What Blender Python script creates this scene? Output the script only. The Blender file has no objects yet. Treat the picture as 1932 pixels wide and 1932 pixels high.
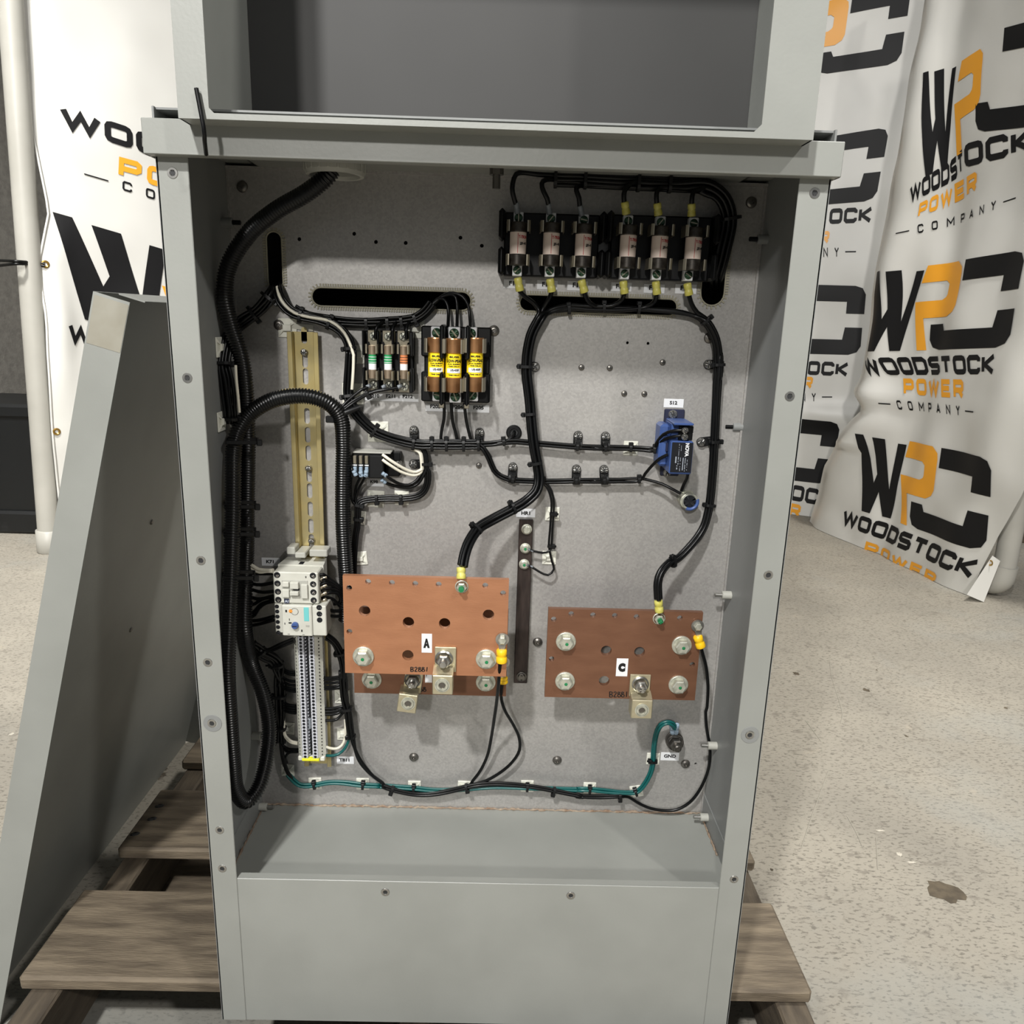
import bpy, bmesh, math, random
from mathutils import Vector, Matrix, noise
from mathutils.geometry import tessellate_polygon
random.seed(7)
SC = bpy.context.scene
COL = SC.collection
R = math.radians
# ---------------------------------------------------------------- camera
# cabinet front plane is y = 0, x runs 0..0.61 (24 in), sill top is z = 0; metres
FPX, CAM, PITCH, YAW, ROLL = 1440.0, Vector((.31782, -.74344, .62645)), .24663, .01556, .03096
CW, DEEP, FLOOR = .61, .1774, -.33
_cy, _sy, _cp, _sp, _cr, _sr = math.cos(YAW), math.sin(YAW), math.cos(PITCH), math.sin(PITCH), math.cos(ROLL), math.sin(ROLL)
FWD = Vector((_sy*_cp, _cy*_cp, -_sp)); _r = Vector((_cy, -_sy, 0)); _u = _r.cross(FWD)
RGT = _cr*_r + _sr*_u; UPV = -_sr*_r + _cr*_u
cd = bpy.data.cameras.new('camera'); cam = bpy.data.objects.new('camera', cd); COL.objects.link(cam)
cd.sensor_width = 36; cd.lens = FPX/1932*36; cd.clip_start = .01; cd.clip_end = 60
cam.matrix_world = Matrix(((RGT.x, UPV.x, -FWD.x, CAM.x), (RGT.y, UPV.y, -FWD.y, CAM.y), (RGT.z, UPV.z, -FWD.z, CAM.z), (0, 0, 0, 1)))
SC.camera = cam
# ---------------------------------------------------------------- light and exposure
vs = SC.view_settings
vs.view_transform = 'Standard'; vs.look = 'None'; vs.gamma = 1; vs.use_curve_mapping = False; vs.exposure = 0.0
wd = bpy.data.worlds.new('warehouse'); SC.world = wd; wd.use_nodes = True
wd.node_tree.nodes['Background'].inputs[0].default_value = (.93, .97, 1, 1)
wd.node_tree.nodes['Background'].inputs[1].default_value = .165
def lamp(name, loc, aim, power, size, col=(1, 1, 1), spread=math.pi):
    l = bpy.data.lights.new(name, 'AREA'); l.shape = 'DISK'; l.size = size; l.energy = power; l.color = col
    o = bpy.data.objects.new(name, l); COL.objects.link(o); o.location = loc
    l.spread = spread
    o.rotation_euler = (Vector(aim)-Vector(loc)).to_track_quat('-Z', 'Y').to_euler()
    return o
AIM = (.3, .17, .3)
lamp('ceiling_or_fill_lamp', (-.45, -1.97, 2.75), AIM, 110, .16, (1, .985, .96))          # near lamp, up and to the left
lamp('ceiling_or_fill_lamp', (-.75, -5.5, 2.90), AIM, 165, .34, (1, .97, .93))            # lamp further back in the hall
lamp('ceiling_or_fill_lamp', (2.75, -2.95, 3.6), AIM, 70, .25, (1, .96, .92))            # lamp to the right
lamp('ceiling_or_fill_lamp', (-1.25, .5, 3.3), (-1.6, 2.0, FLOOR), 42, .3, (1, .98, .95), R(80))  # lamp over the floor at the left
lamp('ceiling_or_fill_lamp', (2.1, .5, 3.4), (1.7, 1.1, FLOOR), 38, .3, (1, .97, .92), R(95))  # added fill light, no real lamp: brightens floor and banners at the right
# ---------------------------------------------------------------- pixel to place
def at(px, py, y=None, x=None, z=None):
    d = FWD*FPX + RGT*(px-966) + UPV*(966-py)
    if y is not None: t = (y-CAM.y)/d.y
    elif x is not None: t = (x-CAM.x)/d.x
    else: t = (z-CAM.z)/d.z
    return CAM + d*t
def atp(px, py, o, n):
    d = FWD*FPX + RGT*(px-966) + UPV*(966-py)
    return CAM + d*((o-CAM).dot(n)/d.dot(n))
def P(px, py, h=0, xm=None):            # h millimetres in front of the back panel
    p = at(px, py, y=DEEP-h/1000)
    if xm is not None:
        if p.x < xm and px < 800: p = at(px, py, x=xm)
        elif p.x > CW-xm and px > 1000: p = at(px, py, x=CW-xm)
    return p
def crop(x0, y0, s): return lambda x, y, *h: (x0+s*x, y0+s*y) + h
A1 = crop(0, 230, .26915); A2 = crop(400, 280, .2588); A3 = crop(880, 280, .2795); A4 = crop(1400, 230, .27536)
B1 = crop(0, 700, .26915); B2 = crop(400, 600, .20704); B3 = crop(760, 580, .20704); B4 = crop(1060, 600, .22774); E4 = crop(1400, 700, .27536)
C1 = crop(0, 1200, .26915); C2 = crop(400, 1000, .15528); C3 = crop(400, 1250, .18634); C4 = crop(620, 1050, .20704)
C5 = crop(960, 1050, .22774); C6 = crop(640, 1320, .2381); C7 = crop(1060, 1320, .22774)
D2 = crop(670, 600, .13458); D3 = crop(940, 370, .10352); D4 = crop(640, 830, .09317); D1 = crop(1230, 750, .1139)
# ---------------------------------------------------------------- materials
def lin(c): return tuple(((v/255+.055)/1.055)**2.4 if v > 10.3 else v/255/12.92 for v in c) + (1,)
MATS = {}
def mat(name, c, rough=.5, metal=0., c2=None, scale=40., bump=0., bscale=None, detail=3., spec=.5, ramp=(.35, .65), coat=0., vor=0., stretch=None):
    m = bpy.data.materials.new(name); m.use_nodes = True; nt = m.node_tree; b = nt.nodes['Principled BSDF']; MATS[name] = m
    b.inputs['Base Color'].default_value = lin(c); b.inputs['Roughness'].default_value = rough; b.inputs['Metallic'].default_value = metal
    b.inputs['Specular IOR Level'].default_value = spec; b.inputs['Coat Weight'].default_value = coat
    N = nt.nodes.new; L = nt.links.new
    tc = N('ShaderNodeTexCoord'); out = tc.outputs['Object']
    if stretch:
        mp = N('ShaderNodeMapping'); mp.inputs['Scale'].default_value = stretch; L(out, mp.inputs[0]); out = mp.outputs[0]
    if c2 is not None:
        n = N('ShaderNodeTexNoise'); n.inputs['Scale'].default_value = scale; n.inputs['Detail'].default_value = detail; L(out, n.inputs['Vector'])
        r = N('ShaderNodeValToRGB'); r.color_ramp.elements[0].position, r.color_ramp.elements[1].position = ramp
        r.color_ramp.elements[0].color = lin(c); r.color_ramp.elements[1].color = lin(c2); L(n.outputs[0], r.inputs[0])
        res = r.outputs[0]
        if vor:
            v = N('ShaderNodeTexVoronoi'); v.inputs['Scale'].default_value = vor; L(out, v.inputs['Vector'])
            sp = N('ShaderNodeSeparateColor'); L(v.outputs['Color'], sp.inputs[0])
            mr = N('ShaderNodeMapRange'); mr.inputs['To Min'].default_value = .90; mr.inputs['To Max'].default_value = 1.08; L(sp.outputs[0], mr.inputs[0])
            mx = N('ShaderNodeMix'); mx.data_type = 'RGBA'; mx.blend_type = 'MULTIPLY'; mx.inputs[0].default_value = 1
            L(res, mx.inputs[6]); L(mr.outputs[0], mx.inputs[7]); res = mx.outputs[2]
        L(res, b.inputs['Base Color'])
    if bump:
        n2 = N('ShaderNodeTexNoise'); n2.inputs['Scale'].default_value = bscale or scale; n2.inputs['Detail'].default_value = 4; L(out, n2.inputs['Vector'])
        bp = N('ShaderNodeBump'); bp.inputs['Strength'].default_value = bump; bp.inputs['Distance'].default_value = .002
        L(n2.outputs[0], bp.inputs['Height']); L(bp.outputs[0], b.inputs['Normal'])
    return m
mat('grey_paint', (138, 140, 135), .42, 0, (145, 147, 142), 9, .05, 300)
mat('panel_paint', (124, 126, 125), .45, 0, (131, 133, 131), 7, .05, 300)
mat('dark_inside', (40, 41, 42), .6)
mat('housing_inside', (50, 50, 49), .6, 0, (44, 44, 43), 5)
mat('galvanised', (174, 172, 168), .42, .42, (163, 161, 158), 5, .03, 300, vor=420)
mat('steel', (190, 189, 184), .28, .9, (160, 159, 155), 60)
mat('dark_steel', (120, 117, 112), .35, .9)
mat('zinc', (205, 205, 200), .34, .8, (180, 180, 176), 120)
mat('bolt_zinc', (206, 206, 192), .38, .6, (176, 178, 164), 160, .1, 300)
mat('green_dot', (28, 120, 72), .5)
mat('yellow_zinc', (206, 188, 130), .30, .70, (184, 172, 130), 26)
mat('copper', (184, 130, 96), .42, .45, (170, 118, 86), 22, .1, 180, ramp=(.3, .7), stretch=(1, 1, 3))
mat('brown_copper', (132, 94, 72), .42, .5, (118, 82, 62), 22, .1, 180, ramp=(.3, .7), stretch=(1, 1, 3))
mat('dark_copper', (70, 60, 56), .4, .5, (50, 43, 41), 50, stretch=(3, 1, .5))
mat('bare_lug', (204, 196, 168), .34, .7, (186, 178, 150), 60)
mat('black_plastic', (11, 12, 13), .42, 0, (16, 17, 18), 40, spec=.35)
mat('fuse_black', (7, 8, 9), .4, spec=.3)
mat('wire_black', (7, 8, 9), .34, spec=.3)
mat('conduit_black', (9, 10, 11), .30, spec=.5)
mat('wire_white', (216, 212, 196), .4)
mat('wire_green', (10, 84, 82), .35)
mat('crimp_yellow', (196, 188, 84), .4, 0, (206, 200, 110), 200)
mat('crimp_bright', (244, 196, 26), .4)
mat('crimp_blue', (142, 160, 176), .35)
mat('crimp_clear', (122, 128, 134), .35)
mat('nylon', (222, 222, 210), .5, 0, (208, 208, 196), 90)
mat('ring_nylon', (168, 168, 160), .45)
mat('label_white', (222, 224, 226), .5)
mat('ink', (10, 10, 11), .6)
mat('ink_red', (176, 36, 44), .6)
mat('fuse_paper', (216, 200, 188), .55)
mat('fuse_cap', (74, 70, 64), .38, .5, (50, 46, 42), 150)
mat('fuse_brass', (180, 134, 92), .3, .8, (150, 108, 72), 60)
mat('fuse_yellow', (246, 216, 30), .45)
mat('fuse_green', (40, 140, 84), .5)
mat('fuse_orange', (196, 120, 74), .5)
mat('clip_metal', (176, 168, 148), .28, .85)
mat('screw_green', (58, 88, 66), .4, .4)
mat('device_grey', (198, 198, 188), .5, 0, (190, 190, 180), 60)
mat('device_shade', (164, 164, 156), .5)
mat('terminal_grey', (184, 186, 192), .5)
mat('cyan', (108, 190, 190), .5)
mat('sensor_blue', (60, 84, 138), .4)
mat('sensor_navy', (30, 34, 58), .5)
mat('plate_black', (16, 18, 24), .4)
mat('print_grey', (176, 184, 196), .6)
mat('orange_dot', (232, 150, 62), .5)
mat('marker_strip', (214, 214, 202), .5)
mat('end_yellow', (226, 226, 40), .5)
mat('trim_beige', (150, 146, 128), .6)
mat('sealant', (158, 144, 126), .8, 0, (128, 104, 84), 120, .4, 200)
mat('rust', (118, 96, 80), .8, 0, (138, 124, 110), 90)
mat('bracket', (170, 168, 156), .35, .7)
mat('banner_vinyl', (212, 211, 206), .42, 0, (202, 201, 195), 2.2, .05, 40)
mat('print_black', (12, 12, 14), .55, spec=.3)
mat('print_orange', (232, 160, 40), .42)
mat('pvc', (172, 170, 162), .4, 0, (162, 160, 152), 6)
mat('fuse_tin', (176, 158, 136), .32, .75)
mat('brass', (176, 142, 74), .3, .9)
mat('bin_black', (13, 15, 16), .45, 0, (30, 31, 32), 14, .2, 30, ramp=(.62, .8))
mat('block_paint', (150, 147, 140), .75, 0, (143, 140, 133), 14, .7, 60)
mat('mortar', (118, 115, 108), .9, 0, (104, 101, 95), 40, .5, 120)
mat('wood', (122, 110, 92), .75, 0, (84, 74, 61), 9, .5, 60, stretch=(1.2, 9, 9), detail=6)
mat('wood_dark', (92, 82, 68), .75, 0, (66, 58, 48), 9, .5, 60, stretch=(9, 1.2, 9), detail=6)
# concrete floor: broad mottling, dark pits, pale flecks
m = mat('concrete', (158, 152, 139), .72, 0, (141, 136, 125), 3.2, .35, 90, detail=6, ramp=(.3, .72)); nt = m.node_tree
tc = nt.nodes['Texture Coordinate'].outputs['Object']; b = nt.nodes['Principled BSDF']
src = b.inputs['Base Color'].links[0].from_socket
def speck(src, scale, pos, col, stretch=(1, 1, 1), fac=1.):
    N = nt.nodes.new; L = nt.links.new
    mp = N('ShaderNodeMapping'); mp.inputs['Scale'].default_value = stretch; L(tc, mp.inputs[0])
    n = N('ShaderNodeTexNoise'); n.inputs['Scale'].default_value = scale; n.inputs['Detail'].default_value = 5; n.inputs['Roughness'].default_value = .62; L(mp.outputs[0], n.inputs['Vector'])
    r = N('ShaderNodeValToRGB'); r.color_ramp.elements[0].position, r.color_ramp.elements[1].position = pos
    r.color_ramp.elements[1].color = (fac, fac, fac, 1); L(n.outputs[0], r.inputs[0])
    x = N('ShaderNodeMix'); x.data_type = 'RGBA'; L(r.outputs[0], x.inputs[0]); L(src, x.inputs[6]); x.inputs[7].default_value = lin(col)
    return x.outputs[2]
src = speck(src, 130, (.54, .62), (92, 87, 78), (.7, 1.5, 1), .7)
src = speck(src, 38, (.56, .68), (112, 106, 96), (1, 1.6, 1), .6)
src = speck(src, 1.4, (.52, .7), (146, 150, 147), fac=.5)
src = speck(src, 8, (.68, .74), (170, 161, 145), fac=.5)
src = speck(src, 5.0, (.72, .735), (74, 66, 54), (1.2, 1, 1), .9)
nt.links.new(src, b.inputs['Base Color'])
# ---------------------------------------------------------------- mesh helpers
class MB:
    def __init__(s): s.v = []; s.f = []; s.sm = []
    def add(s, vs, fs, smooth=False):
        k = len(s.v); s.v += [Vector(v) for v in vs]
        for f in fs: s.f.append([i+k for i in f]); s.sm.append(smooth)
        return s
    def box(s, x0, x1, y0, y1, z0, z1, M=None):
        v = [(x, y, z) for x in (x0, x1) for y in (y0, y1) for z in (z0, z1)]
        if M: v = [M @ Vector(p) for p in v]
        return s.add(v, [(0, 1, 3, 2), (4, 6, 7, 5), (0, 4, 5, 1), (2, 3, 7, 6), (0, 2, 6, 4), (1, 5, 7, 3)])
    def cbox(s, x0, x1, y0, y1, z0, z1, c=.001, M=None):     # chamfered box
        c = min(c, abs(x1-x0)*.45, abs(y1-y0)*.45, abs(z1-z0)*.45)
        b = bmesh.new()
        for x, sx in ((x0, 1), (x1, -1)):
            for y, sy in ((y0, 1), (y1, -1)):
                for z, sz in ((z0, 1), (z1, -1)):
                    for d in ((0, c, c), (c, 0, c), (c, c, 0)):
                        p = Vector((x+sx*d[0], y+sy*d[1], z+sz*d[2])); b.verts.new(M @ p if M else p)
        bmesh.ops.convex_hull(b, input=b.verts); b.verts.index_update()
        s.add([v.co.copy() for v in b.verts], [[v.index for v in f.verts] for f in b.faces]); b.free(); return s
    def lathe(s, prof, M=None, n=20, cap=True, smooth=True, sides=None):   # prof (r, t) round local Z, t along Z
        for (r0, t0), (r1, t1) in zip(prof, prof[1:]):
            v = []
            for i in range(n):
                a = 2*math.pi*i/n; v += [(r0*math.cos(a), r0*math.sin(a), t0), (r1*math.cos(a), r1*math.sin(a), t1)]
            fs = []
            for i in range(n):
                j = (i+1) % n
                if r0 < 1e-7: fs.append((2*i, 2*j+1, 2*i+1))
                elif r1 < 1e-7: fs.append((2*i, 2*j, 2*i+1))
                else: fs.append((2*i, 2*j, 2*j+1, 2*i+1))
            if M: v = [M @ Vector(p) for p in v]
            s.add(v, fs, smooth)
        return s
    def tube(s, pts, r, n=8, cap=True, smooth=True):         # r number or list
        pts = [Vector(p) for p in pts]; m = len(pts); rs = r if isinstance(r, list) else [r]*m
        T = [(pts[min(i+1, m-1)]-pts[max(i-1, 0)]).normalized() for i in range(m)]
        a = T[0].cross(Vector((0, 1, 0)));  a = a if a.length > .1 else T[0].cross(Vector((1, 0, 0))); a.normalize()
        v = []
        for i in range(m):
            a = (a-T[i]*a.dot(T[i])).normalized(); bb = T[i].cross(a)
            for j in range(n):
                t = 2*math.pi*j/n; v.append(pts[i]+(a*math.cos(t)+bb*math.sin(t))*rs[i])
        fs = [(i*n+j, i*n+(j+1) % n, (i+1)*n+(j+1) % n, (i+1)*n+j) for i in range(m-1) for j in range(n)]
        s.add(v, fs, smooth)
        if cap: s.add(v[:n], [list(range(n))[::-1]]); s.add(v[-n:], [list(range(n))])
        return s
    def plate(s, outer, holes, place, t):     # flat outline with holes: 2D -> place(u, v, depth), t thick
        loops = [outer]+holes
        tri = tessellate_polygon([[Vector((p[0], p[1], 0)) for p in l] for l in loops])
        flat = [p for l in loops for p in l]; n = len(flat)
        s.add([place(p[0], p[1], 0) for p in flat], tri); s.add([place(p[0], p[1], t) for p in flat], [f[::-1] for f in tri])
        for l in loops:
            m = len(l); v = [place(p[0], p[1], d) for p in l for d in (0, t)]
            s.add(v, [(2*i, 2*((i+1) % m), 2*((i+1) % m)+1, 2*i+1) for i in range(m)])
        return s
    def build(s, name, m, parent=None, loc=None, recalc=True, kind=None):
        o_ = Vector(loc) if loc is not None else (parent_loc(parent) if parent else Vector((0, 0, 0)))
        me = bpy.data.meshes.new(name)
        me.from_pydata([v-o_ for v in s.v], [], s.f)
        me.polygons.foreach_set('use_smooth', s.sm)
        if recalc:
            b = bmesh.new(); b.from_mesh(me); bmesh.ops.remove_doubles(b, verts=b.verts, dist=1e-7) if False else None
            bmesh.ops.recalc_face_normals(b, faces=b.faces); b.to_mesh(me); b.free()
        me.materials.append(MATS[m] if isinstance(m, str) else m)
        o = bpy.data.objects.new(name, me); COL.objects.link(o)
        if parent: o.parent = parent; o.location = o_-parent_loc(parent)
        else: o.location = o_
        if kind: o['kind'] = kind
        return o
def parent_loc(o):
    l = Vector((0, 0, 0))
    while o: l += o.location; o = o.parent
    return l
def tag(o, label, cat, group=None):
    o['label'] = label; o['category'] = cat
    if group: o['group'] = group
    return o
def thing(name, label, cat, loc, group=None):
    o = bpy.data.objects.new(name, None); o.empty_display_size = .02; COL.objects.link(o); o.location = loc
    return tag(o, label, cat, group)
def dup(o, loc, parent=None):
    c = o.copy(); COL.objects.link(c)
    if parent is not None: c.parent = parent
    if loc is not None: c.location = loc
    for ch in o.children: dup(ch, None, c)
    return c
def fr(p, ax, up=(0, 0, 1)):          # frame at p: local Z along ax
    z = Vector(ax).normalized(); x = Vector(up).cross(z)
    if x.length < 1e-4: x = Vector((1, 0, 0))
    x.normalize(); y = z.cross(x)
    return Matrix(((x.x, y.x, z.x, p[0]), (x.y, y.y, z.y, p[1]), (x.z, y.z, z.z, p[2]), (0, 0, 0, 1)))
OUT = (0, -1, 0)
def circ(x, z, r, n=16): return [(x+r*math.cos(2*math.pi*i/n), z+r*math.sin(2*math.pi*i/n)) for i in range(n)]
def slot(x0, x1, z0, z1, n=8):         # stadium
    w, h = x1-x0, z1-z0; o = []
    if w > h:
        r = h/2
        for i in range(n+1): a = -math.pi/2+math.pi*i/n; o.append((x1-r+r*math.cos(a), (z0+z1)/2+r*math.sin(a)))
        for i in range(n+1): a = math.pi/2+math.pi*i/n; o.append((x0+r+r*math.cos(a), (z0+z1)/2+r*math.sin(a)))
    else:
        r = w/2
        for i in range(n+1): a = math.pi*i/n; o.append(((x0+x1)/2+r*math.cos(a), z1-r+r*math.sin(a)))
        for i in range(n+1): a = math.pi+math.pi*i/n; o.append(((x0+x1)/2+r*math.cos(a), z0+r+r*math.sin(a)))
    return o
def rect(a, b_, h=0):                  # two opposite pixel corners at height h -> x0, x1, z0, z1
    p, q = P(*a, h), P(*b_, h)
    return min(p.x, q.x), max(p.x, q.x), min(p.z, q.z), max(p.z, q.z)
def spline(pts, step=.004):            # Catmull-Rom, resampled
    p = [Vector(q) for q in pts]; p = [p[0]*2-p[1]]+p+[p[-1]*2-p[-2]]; o = []
    for i in range(1, len(p)-2):
        a, b_, c, d = p[i-1:i+3]; n = max(2, int((c-b_).length/step))
        for k in range(n):
            t = k/n; o.append(.5*((2*b_)+(c-a)*t+(2*a-5*b_+4*c-d)*t*t+(3*b_-a-3*c+d)*t**3))
    o.append(p[-2]); return o
# ---------------------------------------------------------------- lettering
TXT = {}
def text2d(st, bold=.045):             # flat letter mesh of the built-in face, height of capitals = 1
    if st not in TXT:
        cu = bpy.data.curves.new('t', 'FONT'); cu.body = st; cu.offset = bold; cu.resolution_u = 3; cu.fill_mode = 'FRONT'
        ob = bpy.data.objects.new('t', cu); COL.objects.link(ob)
        dg = bpy.context.evaluated_depsgraph_get(); me = bpy.data.meshes.new_from_object(ob.evaluated_get(dg))
        v = [(a.co.x, a.co.y) for a in me.vertices]; f = [list(q.vertices) for q in me.polygons]
        bpy.data.objects.remove(ob); bpy.data.curves.remove(cu); bpy.data.meshes.remove(me)
        x0, x1 = min(a[0] for a in v), max(a[0] for a in v); y0, y1 = min(a[1] for a in v), max(a[1] for a in v)
        TXT[st] = ([((a[0]-x0)/(x1-x0), (a[1]-y0)/(y1-y0)) for a in v], f, (x1-x0)/(y1-y0))
    return TXT[st]
for _s in 'ABC': text2d(_s, .11)
for _s in ('F210', 'F211', 'F212', 'F203', 'F204', 'F205', 'F1', 'S12', 'HR1', 'GND', 'K71', 'K98', 'TB11', 'A', 'B', 'C', 'A1', 'B2881', 'T-TRON', 'JJS-45', 'LOW-PEAK', 'LPJ-45SP', 'NO', 'BUSS', 'NOVA', 'DUAL ELEMENT', 'TIME DELAY', 'R1'): text2d(_s)
def put_text(mb, st, f):               # f(u, v) -> point, u v in 0..1 over the text box
    v, fs, _ = TXT[st]; mb.add([f(*a) for a in v], fs); return mb
def flat_text(mb, st, c, w, h, y, rot=0):   # on a plane facing the viewer, c = (x, z)
    cr, sr = math.cos(rot), math.sin(rot)
    return put_text(mb, st, lambda u, v: (c[0]+(u-.5)*w*cr-(v-.5)*h*sr, y, c[1]+(u-.5)*w*sr+(v-.5)*h*cr))
# wide squared letters of the banners as thick strokes
_O = [(0, .2), (0, .8), (.06, .94), (.2, 1), (.8, 1), (.94, .94), (1, .8), (1, .2), (.94, .06), (.8, 0), (.2, 0), (.06, .06), (0, .2)]
GL = {'O': [_O], 'W': [[(0, 1), (.25, 0), (.5, .9), (.75, 0), (1, 1)]], 'D': [[(0, 0), (0, 1), (.8, 1), (1, .82), (1, .18), (.8, 0), (0, 0)]],
      'S': [[(1, 1), (.15, 1), (0, .87), (0, .63), (.14, .5), (.86, .5), (1, .37), (1, .13), (.85, 0), (0, 0)]], 'T': [[(0, 1), (1, 1)], [(.5, 1), (.5, 0)]],
      'C': [[(1, .72), (1, .86), (.85, 1), (.15, 1), (0, .85), (0, .15), (.15, 0), (.85, 0), (1, .14), (1, .28)]], 'K': [[(0, 1), (0, 0)], [(1, 1.05), (.16, .5), (1, -.05)]],
      'P': [[(0, -.1), (0, 1), (.85, 1), (1, .87), (1, .53), (.85, .4), (0, .4)]], 'E': [[(1, 1), (0, 1), (0, 0), (1, 0)], [(0, .5), (.9, .5)]],
      'R': [[(0, -.1), (0, 1), (.85, 1), (1, .87), (1, .53), (.85, .4), (0, .4)], [(.55, .4), (1, -.05)]], 'M': [[(0, -.1), (0, 1), (.5, .3), (1, 1), (1, -.1)]],
      'A': [[(0, -.05), (.5, 1), (1, -.05)], [(.2, .3), (.8, .3)]], 'N': [[(0, -.1), (0, 1), (1, 0), (1, 1.1)]], 'Y': [[(0, 1.05), (.5, .5), (1, 1.05)], [(.5, .5), (.5, -.1)]]}
def stroke_word(word, t, gap, asp):    # triangles-ready polygons in a 0..1 box; t stroke/height, gap and asp in letter heights
    pol = []; x = 0
    for ch in word:
        w = asp*(1.35 if ch in 'WM' else 1)
        for pl in GL[ch]:
            q = [(x+t/2+p[0]*(w-t), t/2+p[1]*(1-t)) for p in pl]; closed = q[0] == q[-1]; m = len(q); L_, R_ = [], []
            for i in range(m):
                a = q[i-1] if i else (q[-2] if closed else None); c = q[i+1] if i < m-1 else (q[1] if closed else None); b_ = q[i]
                def nrm(s_, e_): d = Vector((e_[0]-s_[0], e_[1]-s_[1])).normalized(); return Vector((-d.y, d.x))
                if a is None: n_ = nrm(b_, c); k = 1
                elif c is None: n_ = nrm(a, b_); k = 1
                else:
                    n1, n2 = nrm(a, b_), nrm(b_, c); n_ = (n1+n2).normalized(); k = min(1/max(n_.dot(n1), .3), 1.9)
                L_.append((b_[0]+n_.x*t/2*k, b_[1]+n_.y*t/2*k)); R_.append((b_[0]-n_.x*t/2*k, b_[1]-n_.y*t/2*k))
            for i in range(m-1): pol.append([L_[i], L_[i+1], R_[i+1], R_[i]])
        x += w+gap
    W_ = x-gap
    return [[(a/W_, b_) for a, b_ in p] for p in pol]
# ================================================================ setting
fl = MB().box(-3.2, 5.2, -3.5, 6.2, FLOOR-.1, FLOOR).build('floor', 'concrete'); fl['kind'] = 'structure'
# block wall at the left: mortar slab with every block a piece of its own
WO, WT = Vector((-2.22, 2.25, FLOOR)), Vector((.32, .947, 0)).normalized(); WN = Vector((WT.y, -WT.x, 0))
def wallp(u, d, z): return WO + WT*u + WN*d + Vector((0, 0, z))
mb = MB(); mb.add([wallp(u, d, z) for u in (-1.6, 1.55) for d in (-.15, 0) for z in (0, 3.2)], [(0, 1, 3, 2), (4, 6, 7, 5), (0, 4, 5, 1), (2, 3, 7, 6), (0, 2, 6, 4), (1, 5, 7, 3)])
wl = mb.build('wall_left', 'mortar', loc=WO); wl['kind'] = 'structure'
proto = None; ang = math.atan2(WT.y, WT.x)
for r_ in range(13):
    for k in range(6):
        u = -.9+k*.4+(.2 if r_ % 2 else 0)
        if proto is None:
            proto = MB().cbox(-.195, .195, -.012, .03, -.1-.0, .1, .005).build('block', 'block_paint', wl); proto.rotation_euler = (0, 0, ang); o = proto
        else:
            o = proto.copy(); COL.objects.link(o); o.parent = wl
        o.location = WT*u + WN*(.006+random.uniform(-.002, .002)) + Vector((0, 0, .11+r_*.212))
wb = MB().box(-3.2, 5.2, 6.0, 6.2, FLOOR, 3.4).build('wall_back', 'block_paint'); wb['kind'] = 'structure'
# ================================================================ cabinet shell
cab = thing('electrical_cabinet', 'open grey steel electrical cabinet in the middle, standing on a wooden pallet', 'cabinet', (CW/2, .22, -.2))
B_ = -.2; TOPZ = .80; REAR = .46
# galvanised back panel with its slots and holes
x0, x1, z0, z1 = .002, CW-.002, -.028, .783
slots = []
for a, b in ((A2(388, 598), A2(528, 1040)), (A2(722, 1012), A2(1892, 1182)), (A3(357, 985), A3(1430, 1125)), (A3(1612, 560), A3(1735, 1068))):
    xa, xb, za, zb = rect(a, b)
    slots.append(slot(xa, xb, za, zb, 10))
# the two long slots are seen rolled with the picture: level them
def level(a, b, c, d):                 # left-end top/bottom and right-end top/bottom pixels
    p = [P(*q) for q in (a, b, c, d)]
    return slot(p[0].x, p[2].x, (p[1].z+p[3].z)/2, (p[0].z+p[2].z)/2, 10)
slots[1] = level(A2(722, 1005), A2(722, 1150), A2(1895, 1045), A2(1895, 1190))
slots[2] = level(A3(357, 985), A3(357, 1105), A3(1430, 1010), A3(1430, 1130))
holes = [circ(P(*q).x, P(*q).z, .0022, 10) for q in (A2(636, 661), A2(1036, 622), A2(1195, 682), A2(1412, 689), A2(1811, 651), A3(104, 657))]
holes += [circ(P(*q).x, P(*q).z, .0017, 10) for q in (A3(1087, 1312), A3(1226, 1316), (1312.5, 1441))]
c = .002
mb = MB().plate([(x0+c, z0), (x1-c, z0), (x1-c, z1-c), (x0+c, z1-c)], slots+holes, lambda u, v, d: (u, DEEP+d, v), .002)
# folded edge on both sides and along the top
mb.box(x0, x0+.0025, DEEP-.003, DEEP+.002, z0, z1).box(x1-.0025, x1, DEEP-.003, DEEP+.002, z0, z1).box(x0, x1, DEEP-.004, DEEP+.002, z1-.003, z1)
mb.build('back_panel', 'galvanised', cab)
t = .0018
mb = MB().box(0, t, 0, REAR, B_, TOPZ); mb.build('side_panel', 'panel_paint', cab)
mb = MB().box(CW-t, CW, 0, REAR, B_, TOPZ); mb.build('side_panel', 'panel_paint', cab)
MB().box(0, CW, REAR-t, REAR, B_, TOPZ).build('rear_panel', 'dark_inside', cab)
MB().box(t, CW-t, .004, REAR-t, TOPZ-t, TOPZ).build('top_panel', 'panel_paint', cab)
MB().box(t, CW-t, .004, REAR-t, -.03, -.0282).build('base_tray', 'grey_paint', cab)
MB().box(t, t+.0012, .003, DEEP-.001, -.028, .004).build('tray_lip', 'panel_paint', cab); MB().box(CW-t-.0012, CW-t, .003, DEEP-.001, -.028, .004).build('tray_lip', 'panel_paint', cab)
# front posts and sill
for a, b in ((0, .0288), (CW-.0288, CW)):
    MB().cbox(a, b, 0, .0016, B_, .764, .0006).build('front_post', 'grey_paint', cab)
mb = MB().cbox(.0288, CW-.0288, .0004, .002, B_, 0, .0006).box(.0288, CW-.0288, .002, .010, -.0018, 0)
mb.build('sill', 'grey_paint', cab)
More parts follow.
